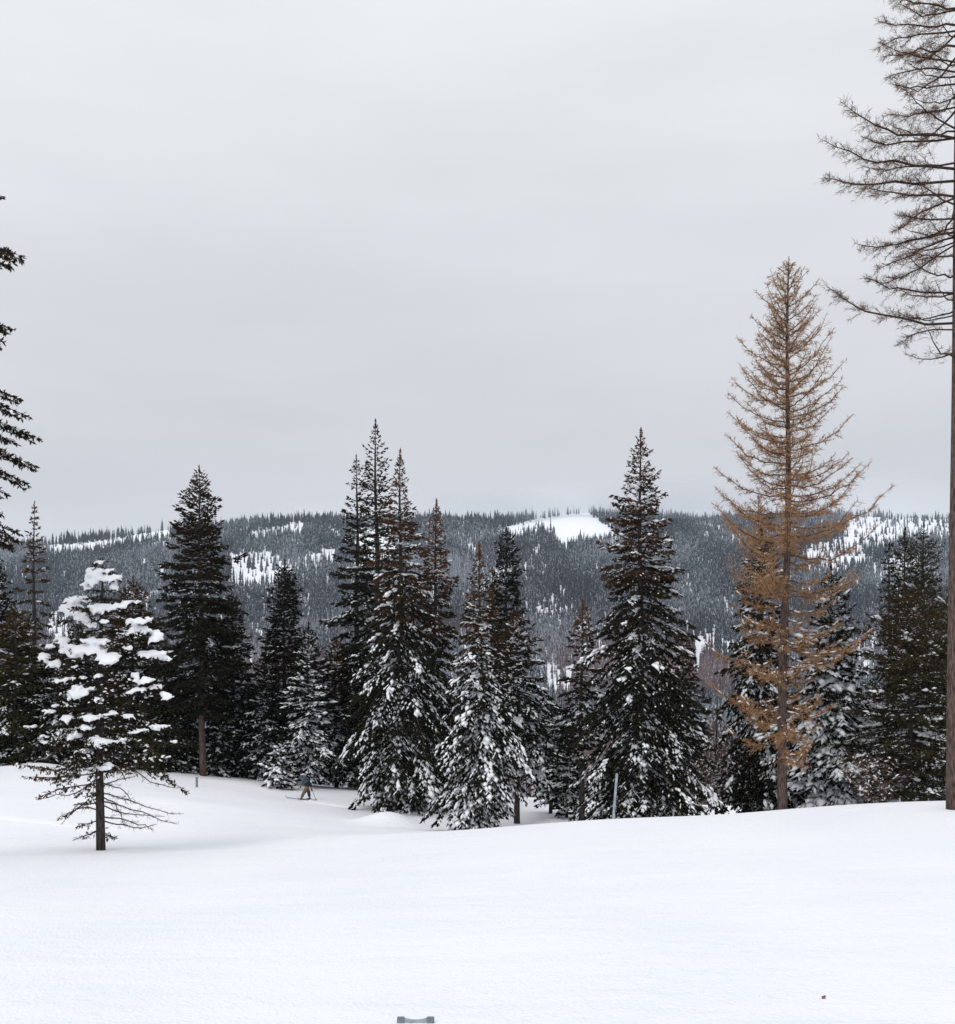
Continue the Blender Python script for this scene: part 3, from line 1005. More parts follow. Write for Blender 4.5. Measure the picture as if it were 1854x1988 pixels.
larch('larch_tree', 'thin rust brown larch showing behind the snowy firs right of the middle cluster', 955, 1098, 955, 62, 46, 1400, 20, m_larch_dark, m_bark, joined=True, nz=34, trunk_r=.09, brown=.8, rad=.020, step=.17)
fir('fir_tree', 'narrow black column shaped fir rising behind the thick snowy pair', 983, 1038, 62, 40, 1450, snow=.16, seed=21, p=.45, sparse=1.2)
fir('fir_tree', 'broad snow draped fir at the brow with rusty spire, left of the black column fir', 932, 1075, 43.5, 92, 1592, snow=.85, brown=.6, seed=22, p=.85, droop=.75, snow_size=1.1, tuck=.5)
fir('fir_tree', 'bushy snow draped fir with bare lower trunk just right of the rusty spired snowy fir', 1005, 1195, 50, 78, 1480, snow=.75, brown=.3, seed=23, p=.7, droop=.55)
fir('fir_tree', 'small white crusted fir in the gap between the two big fir groups', 1070, 1372, 56, 40, 1552, snow=1.2, seed=24, p=.65, snow_size=1.7)
fir('fir_tree', 'low snow crusted fir at the foot of the thin brown topped fir', 1100, 1415, 54, 34, 1570, snow=.8, seed=25, p=.65)
fir('fir_tree', 'thin brown topped fir with bare trunk left of the great broad fir', 1130, 1180, 50, 42, 1470, snow=.5, brown=.65, seed=26, p=.5, sparse=.9, xb=1128, gap=1.2)
fir('fir_tree', 'great broad fir with snowy lower skirts behind the leaning pole', 1243, 853, 43, 130, 1590, snow=.45, brown=.6, seed=27, p=.78, droop=.62, wob=.35, tuck=.12, sparse=1.05, snow_size=1.1)
fir('fir_tree', 'dark fir half hidden behind the right side of the great broad fir', 1325, 1235, 54, 58, 1560, snow=.3, brown=.25, seed=28, p=.6)
larch('larch_tree', 'short rusty brown larch low between the great broad fir and the orange larch', 1392, 1365, 1392, 52, 46, 1560, 29, m_larch_dark, m_bark, joined=True, nz=24, trunk_r=.07, brown=.9, rad=.020, step=.13, snow=.05)
larch('larch_tree', 'young brown larch with an orange tip standing close to the tall orange larch', 1474, 958, 1480, 49.5, 58, 1240, 30, m_larch, m_bark, joined=True, nz=38, trunk_r=.07, brown=.9, rad=.018, step=.10)
fir('fir_tree', 'dark fir with long drooping snowy boughs behind the orange larch', 1478, 1045, 47, 98, 1565, snow=.45, brown=.3, seed=31, p=.62, droop=.8, wob=.4)
fir('fir_tree', 'snow clotted fir right of the orange larch trunk', 1612, 1118, 44, 105, 1560, snow=1.0, brown=.05, seed=32, p=.72, droop=.5, snow_size=1.8)
fir('fir_tree', 'thin dead looking dark spire above the pines at the right', 1727, 1058, 56, 24, 1400, snow=.1, seed=33, p=.5, sparse=.7, gap=1.4, bare=.4)
fir('fir_tree', 'narrow olive fir left of the soft topped pine', 1757, 1042, 50, 55, 1500, snow=.35, mat=m_olive, seed=34, p=.6)
fir('pine_tree', 'soft topped green pine next to the huge larch trunk', 1793, 1036, 48, 62, 1500, snow=.25, mat=m_pine, seed=35, p=.5, clump=True, droop=.05)
fir('pine_tree', 'broad dark green pine spreading in front of the other right hand pines', 1765, 1165, 41, 112, 1550, snow=.35, brown=.2, mat=m_pine, seed=36, p=.4, clump=True, droop=.2, wob=.5)
fir('pine_tree', 'olive brown pine cut by the right edge behind the huge larch', 1868, 1150, 45, 90, 1550, snow=.3, brown=.3, mat=m_pine, seed=37, p=.45, clump=True, droop=.15)

# brush in the shade of the belt
for k, (vx, top, Y, hw, lab) in enumerate([
        (1400, 1440, 47, 75, 'frosted tan brush left of the orange larch foot'),
        (1690, 1475, 40, 80, 'pale twiggy brush under the broad pine'),
        (1345, 1480, 50, 45, 'frosted pinkish brush at the right foot of the great broad fir')]):
    larch('twiggy_shrub', lab, vx, top, vx, Y, hw, 1560, 70 + k, m_brush, m_bark, joined=True, nz=24, trunk_r=.03, brown=.4, rad=.016, step=.13, snow=.10, p=.35)

# ---- tall orange larch
orange = larch('larch_tree', 'tall orange brown larch standing against the sky', 1533, 497, 1517, 40, 208, 1450, 40, m_larch, m_barkred,
               p=0.62, nz=66, trunk_r=0.185, brown=.30, rad=.0128, sh=.19, step=.092, snow=.25, per=4)

# ---- huge larch at the right edge
YB = 30.0
Xb = (1857 - CX) / F * YB
zb = ground(Xb, YB) - 0.1
big = empty('larch_tree', (Xb, YB, zb), 'huge reddish barked larch whose trunk runs up the right picture edge', 'tree')
org = np.array([Xb, YB, zb])
tz = np.linspace(0, 26, 26)
link_mesh('trunk', raw_mesh('trunk', *tube([(0.004 * z, 0.03 * math.sin(z * .4), z) for z in tz], [0.29 * (1 - z / 30) ** 0.8 + 0.0 for z in tz], 16), m_barkred, smooth=True), big)
r = np.random.default_rng(77)
BB = [[(1845, 627), (1717, 614), (1648, 592), (1604, 555)], [(1845, 569), (1769, 568), (1720, 556), (1683, 540)],
      [(1845, 474), (1787, 521), (1750, 540), (1712, 550)], [(1845, 460), (1795, 482), (1750, 502), (1703, 524)],
      [(1845, 451), (1770, 462), (1717, 483), (1658, 472)], [(1845, 424), (1790, 426), (1750, 418)],
      [(1845, 384), (1790, 405), (1765, 430), (1742, 448)], [(1845, 382), (1760, 380), (1676, 366)],
      [(1845, 351), (1750, 358), (1650, 356), (1598, 345)], [(1845, 328), (1745, 318), (1665, 306), (1596, 271)],
      [(1845, 316), (1780, 322), (1735, 330), (1683, 326)], [(1845, 269), (1745, 258), (1693, 240), (1634, 198)],
      [(1845, 268), (1760, 276), (1710, 282), (1670, 264)], [(1845, 250), (1810, 225), (1785, 205), (1757, 174)],
      [(1845, 208), (1780, 224), (1714, 226)], [(1845, 163), (1780, 172), (1731, 164)], [(1845, 121), (1780, 112), (1710, 84)],
      [(1845, 60), (1790, 64), (1730, 78), (1706, 92)], [(1845, 49), (1780, 52), (1700, 40)], [(1845, 16), (1790, 5), (1720, -6)],
      [(1845, 640), (1800, 640), (1765, 652), (1752, 668)], [(1845, 398), (1805, 372), (1770, 340)], [(1845, 500), (1810, 500), (1770, 490)],
      [(1845, 20), (1790, 30), (1740, 8)], [(1845, 140), (1800, 130), (1760, 140), (1722, 150)], [(1845, 90), (1790, 95), (1715, 110)]]
for bb in BB:
    dep = r.uniform(-1.6, 1.6)
    nn = len(bb)
    pts = [P(x, y, YB + dep * (k / (nn - 1))) - org for k, (x, y) in enumerate(bb)]
    pts[0] = pts[0] * 1.0 + np.array([0.15, 0, 0])
    Lp = abs(pts[-1][0])
    bough_part(big, pts, r, 0.013 + 0.0062 * Lp, 0.062, 0.78, 0.19, 0.0068, m_larch_dark, m_barktwig, brown=.35, spur=.4)
for k in range(46):        # the boughs that reach towards, away from and past the view
    z = r.uniform(12.5, 25)
    azm = r.uniform(-1.9, 1.9) if k % 3 else r.uniform(2.2, 4.1)
    L = r.uniform(1.5, 3.2) * (1 if z < 20 else .85)
    if k % 3 == 0: L *= 0.75
    d = np.array([math.cos(azm), math.sin(azm), 0]); s = np.linspace(0, 1, 5)
    pts = np.array([0, 0, z]) + L * (d * s[:, None] + np.array([0, 0, 1.0]) * (-.12 * s + .28 * s ** 3 - .15 * s * (1 - s))[:, None])
    bough_part(big, pts, r, 0.013 + 0.0058 * L, 0.12, 0.78, 0.18, 0.0068, m_larch_dark, m_barktwig, brown=.35, spur=.4)

# ---- big fir outside the left edge, boughs reaching into the picture
YL = 27.0
Xl = (-175 - CX) / F * YL
zl = ground(Xl, YL) - 0.1
lf = empty('fir_tree', (Xl, YL, zl), 'big fir off the left edge, only its clumpy bough ends in the picture', 'tree')
orgl = np.array([Xl, YL, zl])
tz = np.linspace(0, 19, 16)
link_mesh('trunk', raw_mesh('trunk', *tube([(0, 0, z) for z in tz], [0.24 * (1 - z / 19) ** .8 + .015 for z in tz], 10), m_bark, smooth=True), lf)


def fir_bough(root, pts, r, l2m, sh, snow, mat=m_fir, brown=.2, r0=.03, name='bough', dens=1.0, jit=.5):
    pts = np.asarray(pts, float)
    k = np.linspace(0, 1, len(pts)); ss = np.linspace(0, 1, 9)
    dense = np.stack([np.interp(ss, k, pts[:, q]) for q in range(3)], 1)
    dense[1:-1] = dense[1:-1] * .5 + (dense[2:] + dense[:-2]) * .25
    L = np.linalg.norm(np.diff(dense, axis=0), axis=1).sum()
    path = lambda s: np.stack([np.interp(np.minimum(s, 1), ss, dense[:, q]) for q in range(3)], 1)
    ns = int(L / (sh * .42) * dens)
    s = np.sort(r.uniform(.25, 1, ns))
    pt = path(s); tg = dense[-1] - dense[0]; tg = tg / np.linalg.norm(tg)
    sd = np.cross(tg, [0, 0, 1.0]); sd /= np.linalg.norm(sd)
    sg = np.where(np.arange(ns) % 2 == 0, 1., -1.)
    d2 = tg[None] * .75 + sd[None] * (sg * r.uniform(.2, .9, ns))[:, None] + np.array([0, 0, 1.0]) * r.uniform(-.55, .15, ns)[:, None]
    d2 /= np.linalg.norm(d2, axis=1, keepdims=True)
    l2 = l2m * (1.05 - s) ** .5 * r.uniform(.4, 1.1, ns)
    cnt = np.maximum(2, (l2 / (sh * .30)).astype(int))
    ix = np.repeat(np.arange(ns), cnt); tt = r.random(len(ix)) ** .7
    pos = pt[ix] + d2[ix] * (l2[ix] * tt)[:, None]
    dd = d2[ix] * .7 + r.normal(0, jit, (len(ix), 3)) + np.array([0, 0, -.1])
    ll = sh * r.uniform(.6, 1.2, len(ix))
    tw = spindles(pos, dd, ll, ll * .22, r)
    lb = tube(dense, r0 * (1 - ss) ** .8 + .006, 5)
    t2 = spindles(pt, d2, l2, np.full(ns, .008), r)
    V, T = join([tw, t2, lb])
    br = np.concatenate([np.repeat(np.clip(brown * r.uniform(0, 2, len(pos)), 0, 1), 4), np.full(len(t2[0]) + len(lb[0]), .6)])
    me = raw_mesh(name, V, T, mat, attrs={'brown': br})
    me.materials.append(m_barktwig)
    mi = np.zeros(len(T), np.int32); mi[len(tw[1]):] = 1
    me.polygons.foreach_set('material_index', mi)
    o = link_mesh(name, me, root)
    if snow > 0:
        mk = r.random(len(pos)) < snow
        m_ = int(mk.sum())
        if m_:
            V, T = blobs(pos[mk] + np.array([0, 0, sh * .18]), dd[mk] * [1, 1, .4], sh * r.uniform(.35, .75, m_), sh * r.uniform(.2, .42, m_), sh * r.uniform(.14, .26, m_), r)
            tag(link_mesh('snow_cap', raw_mesh('snow_cap', V, T, m_load, smooth=True), o), kind='stuff')
    return o


r = np.random.default_rng(5)
for (y0, xtip, ytip, nsub) in [(335, 12, 385, 1), (440, 52, 498, 2), (470, 30, 522, 1), (590, 33, 640, 2), (600, 12, 662, 1),
                               (700, 52, 778, 1), (715, 70, 812, 2), (745, 85, 853, 2), (780, 40, 862, 1), (800, 78, 905, 2),
                               (830, 62, 940, 2), (870, 20, 960, 1), (900, 10, 1000, 1), (950, 45, 1035, 2), (985, 30, 1062, 1), (1010, 50, 1052, 1)]:
    for q in range(nsub + 1):
        dx = r.uniform(-30, 0) if q else 0
        dy = r.uniform(-6, 14) if q else 0
        dep = r.uniform(-1.4, 1.4)
        pts = [P(-170, y0, YL) - orgl, P(-80, (y0 + ytip) / 2 - 14, YL + dep * .5) - orgl, P(xtip + dx - 8, ytip + dy, YL + dep) - orgl]
        fir_bough(lf, pts, r, .36, .125, .03 if y0 < 680 else .06, brown=.07, dens=2.2, jit=.5)
for k in range(26):
    z = r.uniform(3.5, 18); azm = r.uniform(1.2, 5.1)
    L = 1.0 + 1.6 * (1 - z / 19)
    d = np.array([math.cos(azm), math.sin(azm), 0]); s = np.linspace(0, 1, 4)
    fir_bough(lf, np.array([0, 0, z]) + L * (d * s[:, None] + np.array([0, 0, 1.]) * (-.3 * s)[:, None]), r, .4, .2, .06)

# ---- snow laden sapling in front
YS = 30.0
Xs = (196 - CX) / F * YS
zs = ground(Xs, YS) - 0.12
sap = empty('fir_tree', (Xs, YS, zs), 'young fir with thick snow pads and bare low twigs standing alone in the snow field', 'tree')
orgs = np.array([Xs, YS, zs])
Hs = P(196, 1082, YS)[2] - zs
tz = np.linspace(0, Hs, 14)
link_mesh('trunk', raw_mesh('trunk', *tube([(-0.05 * math.sin(z * .5), 0.02 * math.sin(z), z) for z in tz], [0.125 * (1 - z / Hs) ** .8 + .012 for z in tz], 12), m_bark, smooth=True), sap)
r = np.random.default_rng(9)
# tiers of boughs: (height in the picture at the trunk, reach in px left, right)
tiers = [(1092, 10, 12), (1108, 22, 26), (1128, 28, 34), (1148, 35, 35), (1165, 60, 60), (1185, 78, 80), (1205, 75, 85), (1225, 82, 105),
         (1250, 85, 112), (1272, 105, 116), (1298, 118, 125), (1322, 105, 130), (1348, 108, 135), (1372, 120, 140), (1398, 126, 150),
         (1420, 135, 160), (1442, 150, 165), (1462, 160, 150)]
K = YS / F
for ti, (vy, lw, rw) in enumerate(tiers):
    nb = 4 if ti < 4 else 7
    for k in range(nb):
        azm = k * 6.283 / nb + ti * 1.1 + r.uniform(-.3, .3)
        cx_, sy_ = math.cos(azm), math.sin(azm)
        if r.random() < .16: continue
        reach = (rw if cx_ > 0 else lw) * K * r.uniform(.45, 1.02) * (1 + .16 * math.sin(ti * 1.9 + azm))
        zz = -(vy - HOR) * K - zs
        t = ti / len(tiers)
        e = 0.30 - 0.42 * t
        s = np.linspace(0, 1, 5)
        pts = np.array([0, 0, zz]) + reach * (np.array([cx_, sy_, 0]) * s[:, None] + np.array([0, 0, 1.]) * (e * s - .35 * s * s * (0.3 + t))[:, None])
        fir_bough(sap, pts, r, .16 + .25 * reach, .115, 0.035, mat=m_olive if r.random() < .2 + .3 * t else m_fir, brown=.05, r0=.018, dens=.55)
# needled low boughs left, bare twigs right
for pts_, dense_ in [([(196, 1485), (110, 1495), (25, 1482)], 1), ([(196, 1500), (120, 1510), (45, 1508)], 1), ([(196, 1520), (120, 1530), (75, 1548)], .7),
                     ([(196, 1535), (150, 1570), (118, 1588)], .4), ([(196, 1490), (225, 1488), (250, 1500)], .8), ([(196, 1470), (215, 1490), (205, 1510)], .7), ([(196, 1590), (170, 1600), (150, 1598)], .3),
                     ([(196, 1610), (180, 1618), (165, 1628)], .4), ([(196, 1612), (210, 1622), (222, 1626)], .5), ([(196, 1505), (170, 1525), (150, 1545)], .8)]:
    dep = r.uniform(-.6, .6)
    pts = [P(x, y, YS + dep * k) - orgs for k, (x, y) in enumerate(pts_)]
    fir_bough(sap, pts, r, .38, .11, .05, mat=m_olive, brown=.4, r0=.016, dens=dense_)
for pts_ in [[(196, 1540), (240, 1550), (290, 1568), (356, 1580)], [(196, 1555), (250, 1568), (300, 1590), (345, 1600)], [(196, 1585), (240, 1592), (275, 1602), (298, 1612)],
             [(196, 1592), (235, 1600), (270, 1612), (305, 1600)], [(196, 1500), (255, 1488), (300, 1525), (345, 1530)], [(196, 1545), (225, 1560), (240, 1600)],
             [(196, 1518), (235, 1530), (262, 1560)], [(196, 1560), (150, 1560), (120, 1600)], [(196, 1610), (165, 1622), (140, 1632)], [(196, 1575), (165, 1565), (110, 1590)],
             [(196, 1530), (220, 1515), (262, 1508)], [(196, 1510), (150, 1540), (70, 1552)], [(196, 1562), (240, 1580), (320, 1585)]]:
    dep = r.uniform(-.7, .7)
    pts = [P(x, y, YS + dep * k / 2) - orgs for k, (x, y) in enumerate(pts_)]
    bough_part(sap, pts, r, .016, .10, .32, .13, .0065, m_larch_dark, m_barktwig, brown=.0, name='bare_bough')
# thick pads of snow: (x, y, half width, half height, count)
pads = [(195, 1090, 7, 5, 6), (183, 1108, 14, 9, 12), (210, 1106, 9, 6, 6), (178, 1125, 9, 12, 10), (212, 1121, 24, 8, 18), (170, 1140, 6, 6, 5), (222, 1138, 6, 8, 5),
        (150, 1163, 24, 8, 16), (138, 1180, 20, 12, 18), (160, 1198, 12, 10, 10), (190, 1180, 18, 10, 14), (212, 1178, 12, 9, 9), (252, 1168, 20, 5, 10), (235, 1176, 12, 6, 8),
        (175, 1208, 10, 10, 8), (203, 1206, 8, 5, 5), (268, 1206, 22, 8, 14), (272, 1222, 18, 9, 12), (245, 1228, 16, 6, 9), (303, 1236, 6, 14, 8), (290, 1200, 8, 4, 5),
        (170, 1258, 42, 11, 40), (185, 1243, 28, 7, 20), (145, 1270, 16, 9, 12), (212, 1277, 18, 13, 22), (118, 1243, 18, 8, 12), (100, 1255, 10, 6, 8), (86, 1275, 9, 8, 8), (105, 1287, 12, 8, 8), (125, 1262, 12, 6, 8),
        (297, 1268, 26, 8, 18), (248, 1256, 10, 5, 6), (320, 1278, 12, 6, 8), (262, 1310, 8, 6, 6), (285, 1320, 16, 7, 11), (270, 1338, 16, 6, 9), (300, 1334, 14, 6, 9), (150, 1345, 16, 12, 13),
        (135, 1318, 14, 5, 7), (108, 1322, 14, 5, 7), (322, 1350, 10, 9, 7), (250, 1345, 8, 4, 4), (190, 1358, 12, 6, 8), (246, 1390, 16, 5, 8), (310, 1410, 20, 5, 10), (180, 1392, 22, 7, 12), (165, 1412, 16, 6, 8),
        (140, 1428, 20, 8, 12), (188, 1440, 24, 9, 16), (168, 1458, 16, 6, 9), (230, 1438, 16, 4, 8), (196, 1492, 22, 5, 12), (208, 1486, 9, 7, 7), (130, 1395, 10, 8, 7), (95, 1380, 12, 4, 6), (85, 1440, 14, 4, 6), (340, 1440, 14, 4, 6), (60, 1410, 12, 5, 6)]
for _ in range(22):
    y_ = r.uniform(1290, 1480)
    pads.append((196 + r.uniform(-1, 1) * (y_ - 1130) * .42, y_, r.uniform(6, 14), r.uniform(2.5, 5), 5))
C, D, LL, RR, HH = [], [], [], [], []
for (x, y, w, h, cnt) in pads:
    side = (x - 196) * K
    dep0 = -r.uniform(0.5, 0.68) * max(0.25, (1.9 * min(1, (y - 1060) / 260) - abs(side) * .55))
    for _ in range(int(cnt * 2.0)):
        a_, q_ = r.random() * 6.283, math.sqrt(r.random())
        px_, py_ = x + w * q_ * math.cos(a_) * 1.0, y + h * q_ * math.sin(a_) * .75
        p3 = P(px_, py_, YS + dep0 - (py_ - y) * K * 1.1 + r.uniform(-.1, .1)) - orgs
        C.append(p3); D.append((r.normal(), r.normal() * .6, -.2))
        s_ = h * K * r.uniform(.28, .58) + .022
        LL.append(s_ * 1.4); RR.append(s_); HH.append(s_ * .52)
        if r.random() < .45:   # snow fingers along the twig ends
            C.append(p3 + np.array([r.normal(0, .1), -.1, -s_ * .8])); D.append((r.normal(), -1, -.8)); LL.append(s_ * 1.2); RR.append(s_ * .45); HH.append(s_ * .4)
V, T = blobs(np.array(C), np.array(D), np.array(LL), np.array(RR), np.array(HH), r)
tag(link_mesh('snow_load', fused('snow_load', V, T, m_load, .035, 3), sap), kind='stuff')
# boughs under the pads so that nothing floats
for (x, y, w, h, cnt) in pads:
    if cnt < 6: continue
    side = (x - 196) * K
    dp = -0.6 * max(.25, (1.9 * min(1, (y - 1060) / 260) - abs(side) * .55))
    base = P(196, y - 6, YS) - orgs
    end = P(x + math.copysign(w * .8, side), y + h * .6, YS + dp) - orgs
    fir_bough(sap, [base, (base + end) / 2, end], r, .30, .13, .05, mat=m_fir, brown=.1, r0=.016, dens=.9)

# ------------------------------------------------------------------ small things
m_grey = plain('weathered_grey', (0.17, 0.18, 0.185), .7, (0.22, 0.23, 0.24), 30)
m_pole = plain('grey_steel', (0.26, 0.31, 0.36), .5, (0.36, 0.40, 0.45), 8)
m_postm = plain('grey_board', (0.27, 0.29, 0.33), .75, (0.36, 0.38, 0.42), 25)
m_postd = plain('grey_board_dark', (0.17, 0.19, 0.22), .75, (0.22, 0.24, 0.27), 25)


def box(cx, cy, cz, sx, sy, sz, bev=0.0):
    import bmesh
    bm = bmesh.new()
    bmesh.ops.create_cube(bm, size=1)
    for v in bm.verts:
        v.co = (v.co.x * sx + cx, v.co.y * sy + cy, v.co.z * sz + cz)
    if bev: bmesh.ops.bevel(bm, geom=bm.edges[:], offset=bev, segments=2, affect='EDGES')
    return bm


def bm_obj(name, bm, mat, parent=None, loc=None, smooth_=False):
    me = bpy.data.meshes.new(name)
    bm.to_mesh(me); bm.free()
    me.materials.append(mat)
    if smooth_:
        for p_ in me.polygons: p_.use_smooth = True
    return link_mesh(name, me, parent, loc)


# short marker post on the left bank
pY = 55.5
pX = (382 - CX) / F * pY
pz = ground(pX, pY)
ptop = -(1508.5 - HOR) / F * pY
mk_ = empty('marker_post', (pX, pY, pz), 'short dark grey marker post poking out of the snow on the left bank', 'post')
bm_obj('post_board', box(0, 0, (ptop - pz) / 2 - .1, .125, .04, ptop - pz + .2, .008), m_grey, mk_)
bm_obj('stake', box(0.01, .045, (ptop - pz) / 2 - .2, .04, .03, ptop - pz + .2, .005), m_postd, mk_)
# leaning pole
qY = 36.5
qb = P(1190, 1600, qY); qt = P(1197.5, 1505, qY)
pl = empty('leaning_pole', tuple(qb), 'thin pale grey pole leaning right in front of the great broad fir', 'pole')
d_ = qt - qb
V, T = tube([d_ * q for q in np.linspace(-.1, 1, 6)], [.046] * 6, 8)
link_mesh('pole_shaft', raw_mesh('pole_shaft', V, T, m_pole), pl)
V, T = tube([d_ * 1.0, d_ * 1.0 + np.array([0, 0, .03])], [.053, .05], 8)
link_mesh('pole_cap', raw_mesh('pole_cap', V, T, m_pole), pl)
V, T = tube([d_ * .35, d_ * .37], [.056, .056], 8)
link_mesh('clamp', raw_mesh('clamp', V, T, m_pole), pl)
# top of a grey buried bracket at the bottom edge
bY = 10.95
bx, bzt = (807 - CX) / F * bY, -(1976 - HOR) / F * bY
gzb = ground(bx, bY)
br_ = empty('buried_bench_back', (bx, bY, gzb), 'grey wooden top with two stubby uprights poking out of the snow at the bottom edge', 'bench')
hw_ = 36 / F * bY
hb = max(bzt - gzb, .06)
for sx in (-1, 1):
    bm_obj('upright', box(sx * (hw_ - .040), 0, hb / 2 - .2, .080, .05, hb + .4, .006), m_postd, br_)
import bmesh
bm = bmesh.new()
nn = 12
ring = []
for sY in (-.018, .018):
    lo_, hi_ = [], []
    for k in range(nn + 1):
        q = k / nn
        x = -(hw_ - .08) + 2 * (hw_ - .08) * q
        hi_.append(bm.verts.new((x, sY, hb - .012 - .020 * math.sin(math.pi * q))))
        lo_.append(bm.verts.new((x, sY, -.4)))
    ring.append((lo_, hi_))
for k in range(nn):
    (l0, h0), (l1, h1) = ring
    bm.faces.new((l0[k], l0[k + 1], h0[k + 1], h0[k]))
    bm.faces.new((l1[k + 1], l1[k], h1[k], h1[k + 1]))
    bm.faces.new((h0[k], h0[k + 1], h1[k + 1], h1[k]))
bm_obj('rail', bm, m_postm, br_)
# fallen larch cone near the bottom right
cY = 11.6
cxx = (1599 - CX) / F * cY
c0 = np.array([cxx, cY, ground(cxx, cY) + .012])
r = np.random.default_rng(3)
V, T = blobs(np.array([[0, 0, 0], [.012, .004, .012], [-.012, 0, .006]]), np.array([[1, .3, .2], [1, -.5, .3], [.4, 1, 0]]), np.array([.028, .02, .02]), np.array([.018, .014, .014]), np.array([.018, .012, .012]), r)
m_cone = plain('cone_brown', (0.16, 0.085, 0.06), .8, (0.26, 0.16, 0.12), 60)
tag(link_mesh('larch_cone', raw_mesh('larch_cone', V, T, m_cone), None, tuple(c0)), 'tiny brown cone lying on the open snow near the bottom right', 'cone')

# ------------------------------------------------------------------ skier
m_teal = plain('teal_jacket', (0.045, 0.085, 0.11), .8, (0.075, 0.125, 0.15), 8)
m_navy = plain('navy_cloth', (0.012, 0.014, 0.028), .7, (0.02, 0.022, 0.035), 8)
m_tan = plain('tan_trousers', (0.20, 0.125, 0.065), .85, (0.12, 0.075, 0.042), 8)
m_char = plain('charcoal_cloth', (0.035, 0.038, 0.045), .8, (0.05, 0.052, 0.06), 8)
m_skin = plain('skin', (0.30, 0.18, 0.13), .6)
m_helm = plain('pale_helmet', (0.74, 0.80, 0.88), .4, (0.66, 0.73, 0.82), 3)
m_ski = plain('ski_grey', (0.16, 0.16, 0.18), .4)
m_boot = plain('boot_plum', (0.08, 0.06, 0.09), .5)
KY = 56.0
kx = (593 - CX) / F * KY
kz = ground(kx, KY)
M = KY / F
fy = 1555.5


def S(vx, vy, dy=0.0):
    return ((vx - 593) * M, dy, (fy - vy) * M)


sk = empty('person', (kx, KY, kz + .02), 'skier bent forward in teal jacket and tan trousers crossing the left bank', 'person')


def skinned(name, verts, edges, mat, root_i=0, parent=sk, sub=2, bf=1.0):
    me = bpy.data.meshes.new(name)
    me.from_pydata([v[0] for v in verts], edges, [])
    ob = bpy.data.objects.new('t', me)
    COL.link(ob)
    m1 = ob.modifiers.new('k', 'SKIN')
    sv = me.skin_vertices[0].data
    for k, v in enumerate(verts):
        rr = v[1] if isinstance(v[1], tuple) else (v[1], v[1])
        sv[k].radius = tuple(q * bf for q in rr)
        sv[k].use_root = (k == root_i)
    m2 = ob.modifiers.new('s', 'SUBSURF')
    m2.levels = m2.render_levels = sub
    dg = bpy.context.evaluated_depsgraph_get()
    out = bpy.data.meshes.new_from_object(ob.evaluated_get(dg))
    bpy.data.objects.remove(ob)
    out.name = name
    out.materials.clear(); out.materials.append(mat)
    out.polygons.foreach_set('use_smooth', np.ones(len(out.polygons), dtype=bool))
    return link_mesh(name, out, parent)


pel = S(596, 1531.5)
bodyv = [(pel, .13), (S(594.5, 1524, -.02), .13), (S(592.5, 1517, -.04), .15), (S(590.5, 1512, -.05), .08), (S(588.5, 1508, -.06), .085), (S(588, 1505.5, -.06), .09),
         # hips, knees, ankles, toes (left leg near, right leg far)
         (S(593, 1534, -.08), .09), (S(589.0, 1543.5, -.10), .065), (S(586.0, 1552, -.10), .05), (S(583, 1554.3, -.14), .04),
         (S(598, 1534, .10), .09), (S(599, 1543.5, .09), .065), (S(600.4, 1552, .12), .05), (S(597.5, 1554.6, .08), .04),
         # shoulders, elbows, wrists, palms
         (S(588.5, 1514.5, -.15), .07), (S(587.8, 1523, -.20), .05), (S(585.5, 1527.5, -.23), .035), (S(585, 1529.5, -.24), .035),
         (S(595.5, 1515, .12), .07), (S(600.5, 1524, .16), .05), (S(603.2, 1532.5, .14), .028), (S(604.0, 1535.0, .12), .024)]
bodye = [(0, 1), (1, 2), (2, 3), (3, 4), (4, 5), (0, 6), (6, 7), (7, 8), (8, 9), (0, 10), (10, 11), (11, 12), (12, 13), (2, 14), (14, 15), (15, 16), (16, 17), (2, 18), (18, 19), (19, 20), (20, 21)]
skinned('body', bodyv, bodye, m_skin, bf=.72)
# jacket: teal back and sleeves, navy hem
skinned('jacket', [(S(593.6, 1519, -.03), (.11, .16)), (S(592, 1514.5, -.05), (.11, .17)), (S(590.5, 1511.8, -.05), .07), (S(594.6, 1524, -.02), (.11, .15)),
                   (S(589.5, 1515, -.16), .08), (S(587.8, 1523, -.20), .06), (S(585.8, 1526, -.22), .05),
                   (S(596, 1515.3, .13), .095), (S(600.5, 1524, .17), .075)],
        [(0, 1), (1, 2), (0, 3), (1, 4), (4, 5), (5, 6), (1, 7), (7, 8)], m_teal)
skinned('jacket_hem', [(S(595.8, 1519, -.03), (.125, .175)), (S(597.0, 1525.5, -.02), (.14, .19)), (S(596.8, 1530.0, 0), (.135, .18))], [(0, 1), (1, 2)], m_navy)
skinned('sleeve', [(S(600, 1522, .17), .085), (S(603, 1531, .15), .065)], [(0, 1)], m_navy)
skinned('trousers', [(S(596, 1533.5, 0), (.15, .16)), (S(593, 1537.5, -.08), .115), (S(589.0, 1544, -.10), .09), (S(586.0, 1551, -.10), .085)],
        [(0, 1), (1, 2), (2, 3)], m_tan)
skinned('trouser_leg', [(S(598, 1537, .08), .11), (S(599.0, 1543.5, .09), .095), (S(600.5, 1551, .12), .08)], [(0, 1), (1, 2)], m_char)
skinned('helmet', [(S(588.6, 1507.0, -.07), .17), (S(588.2, 1504.8, -.07), .15)], [(0, 1)], m_helm)
skinned('goggles', [(S(585.2, 1508.2, -.14), .045), (S(585.4, 1508.4, .02), .045)], [(0, 1)], m_navy)
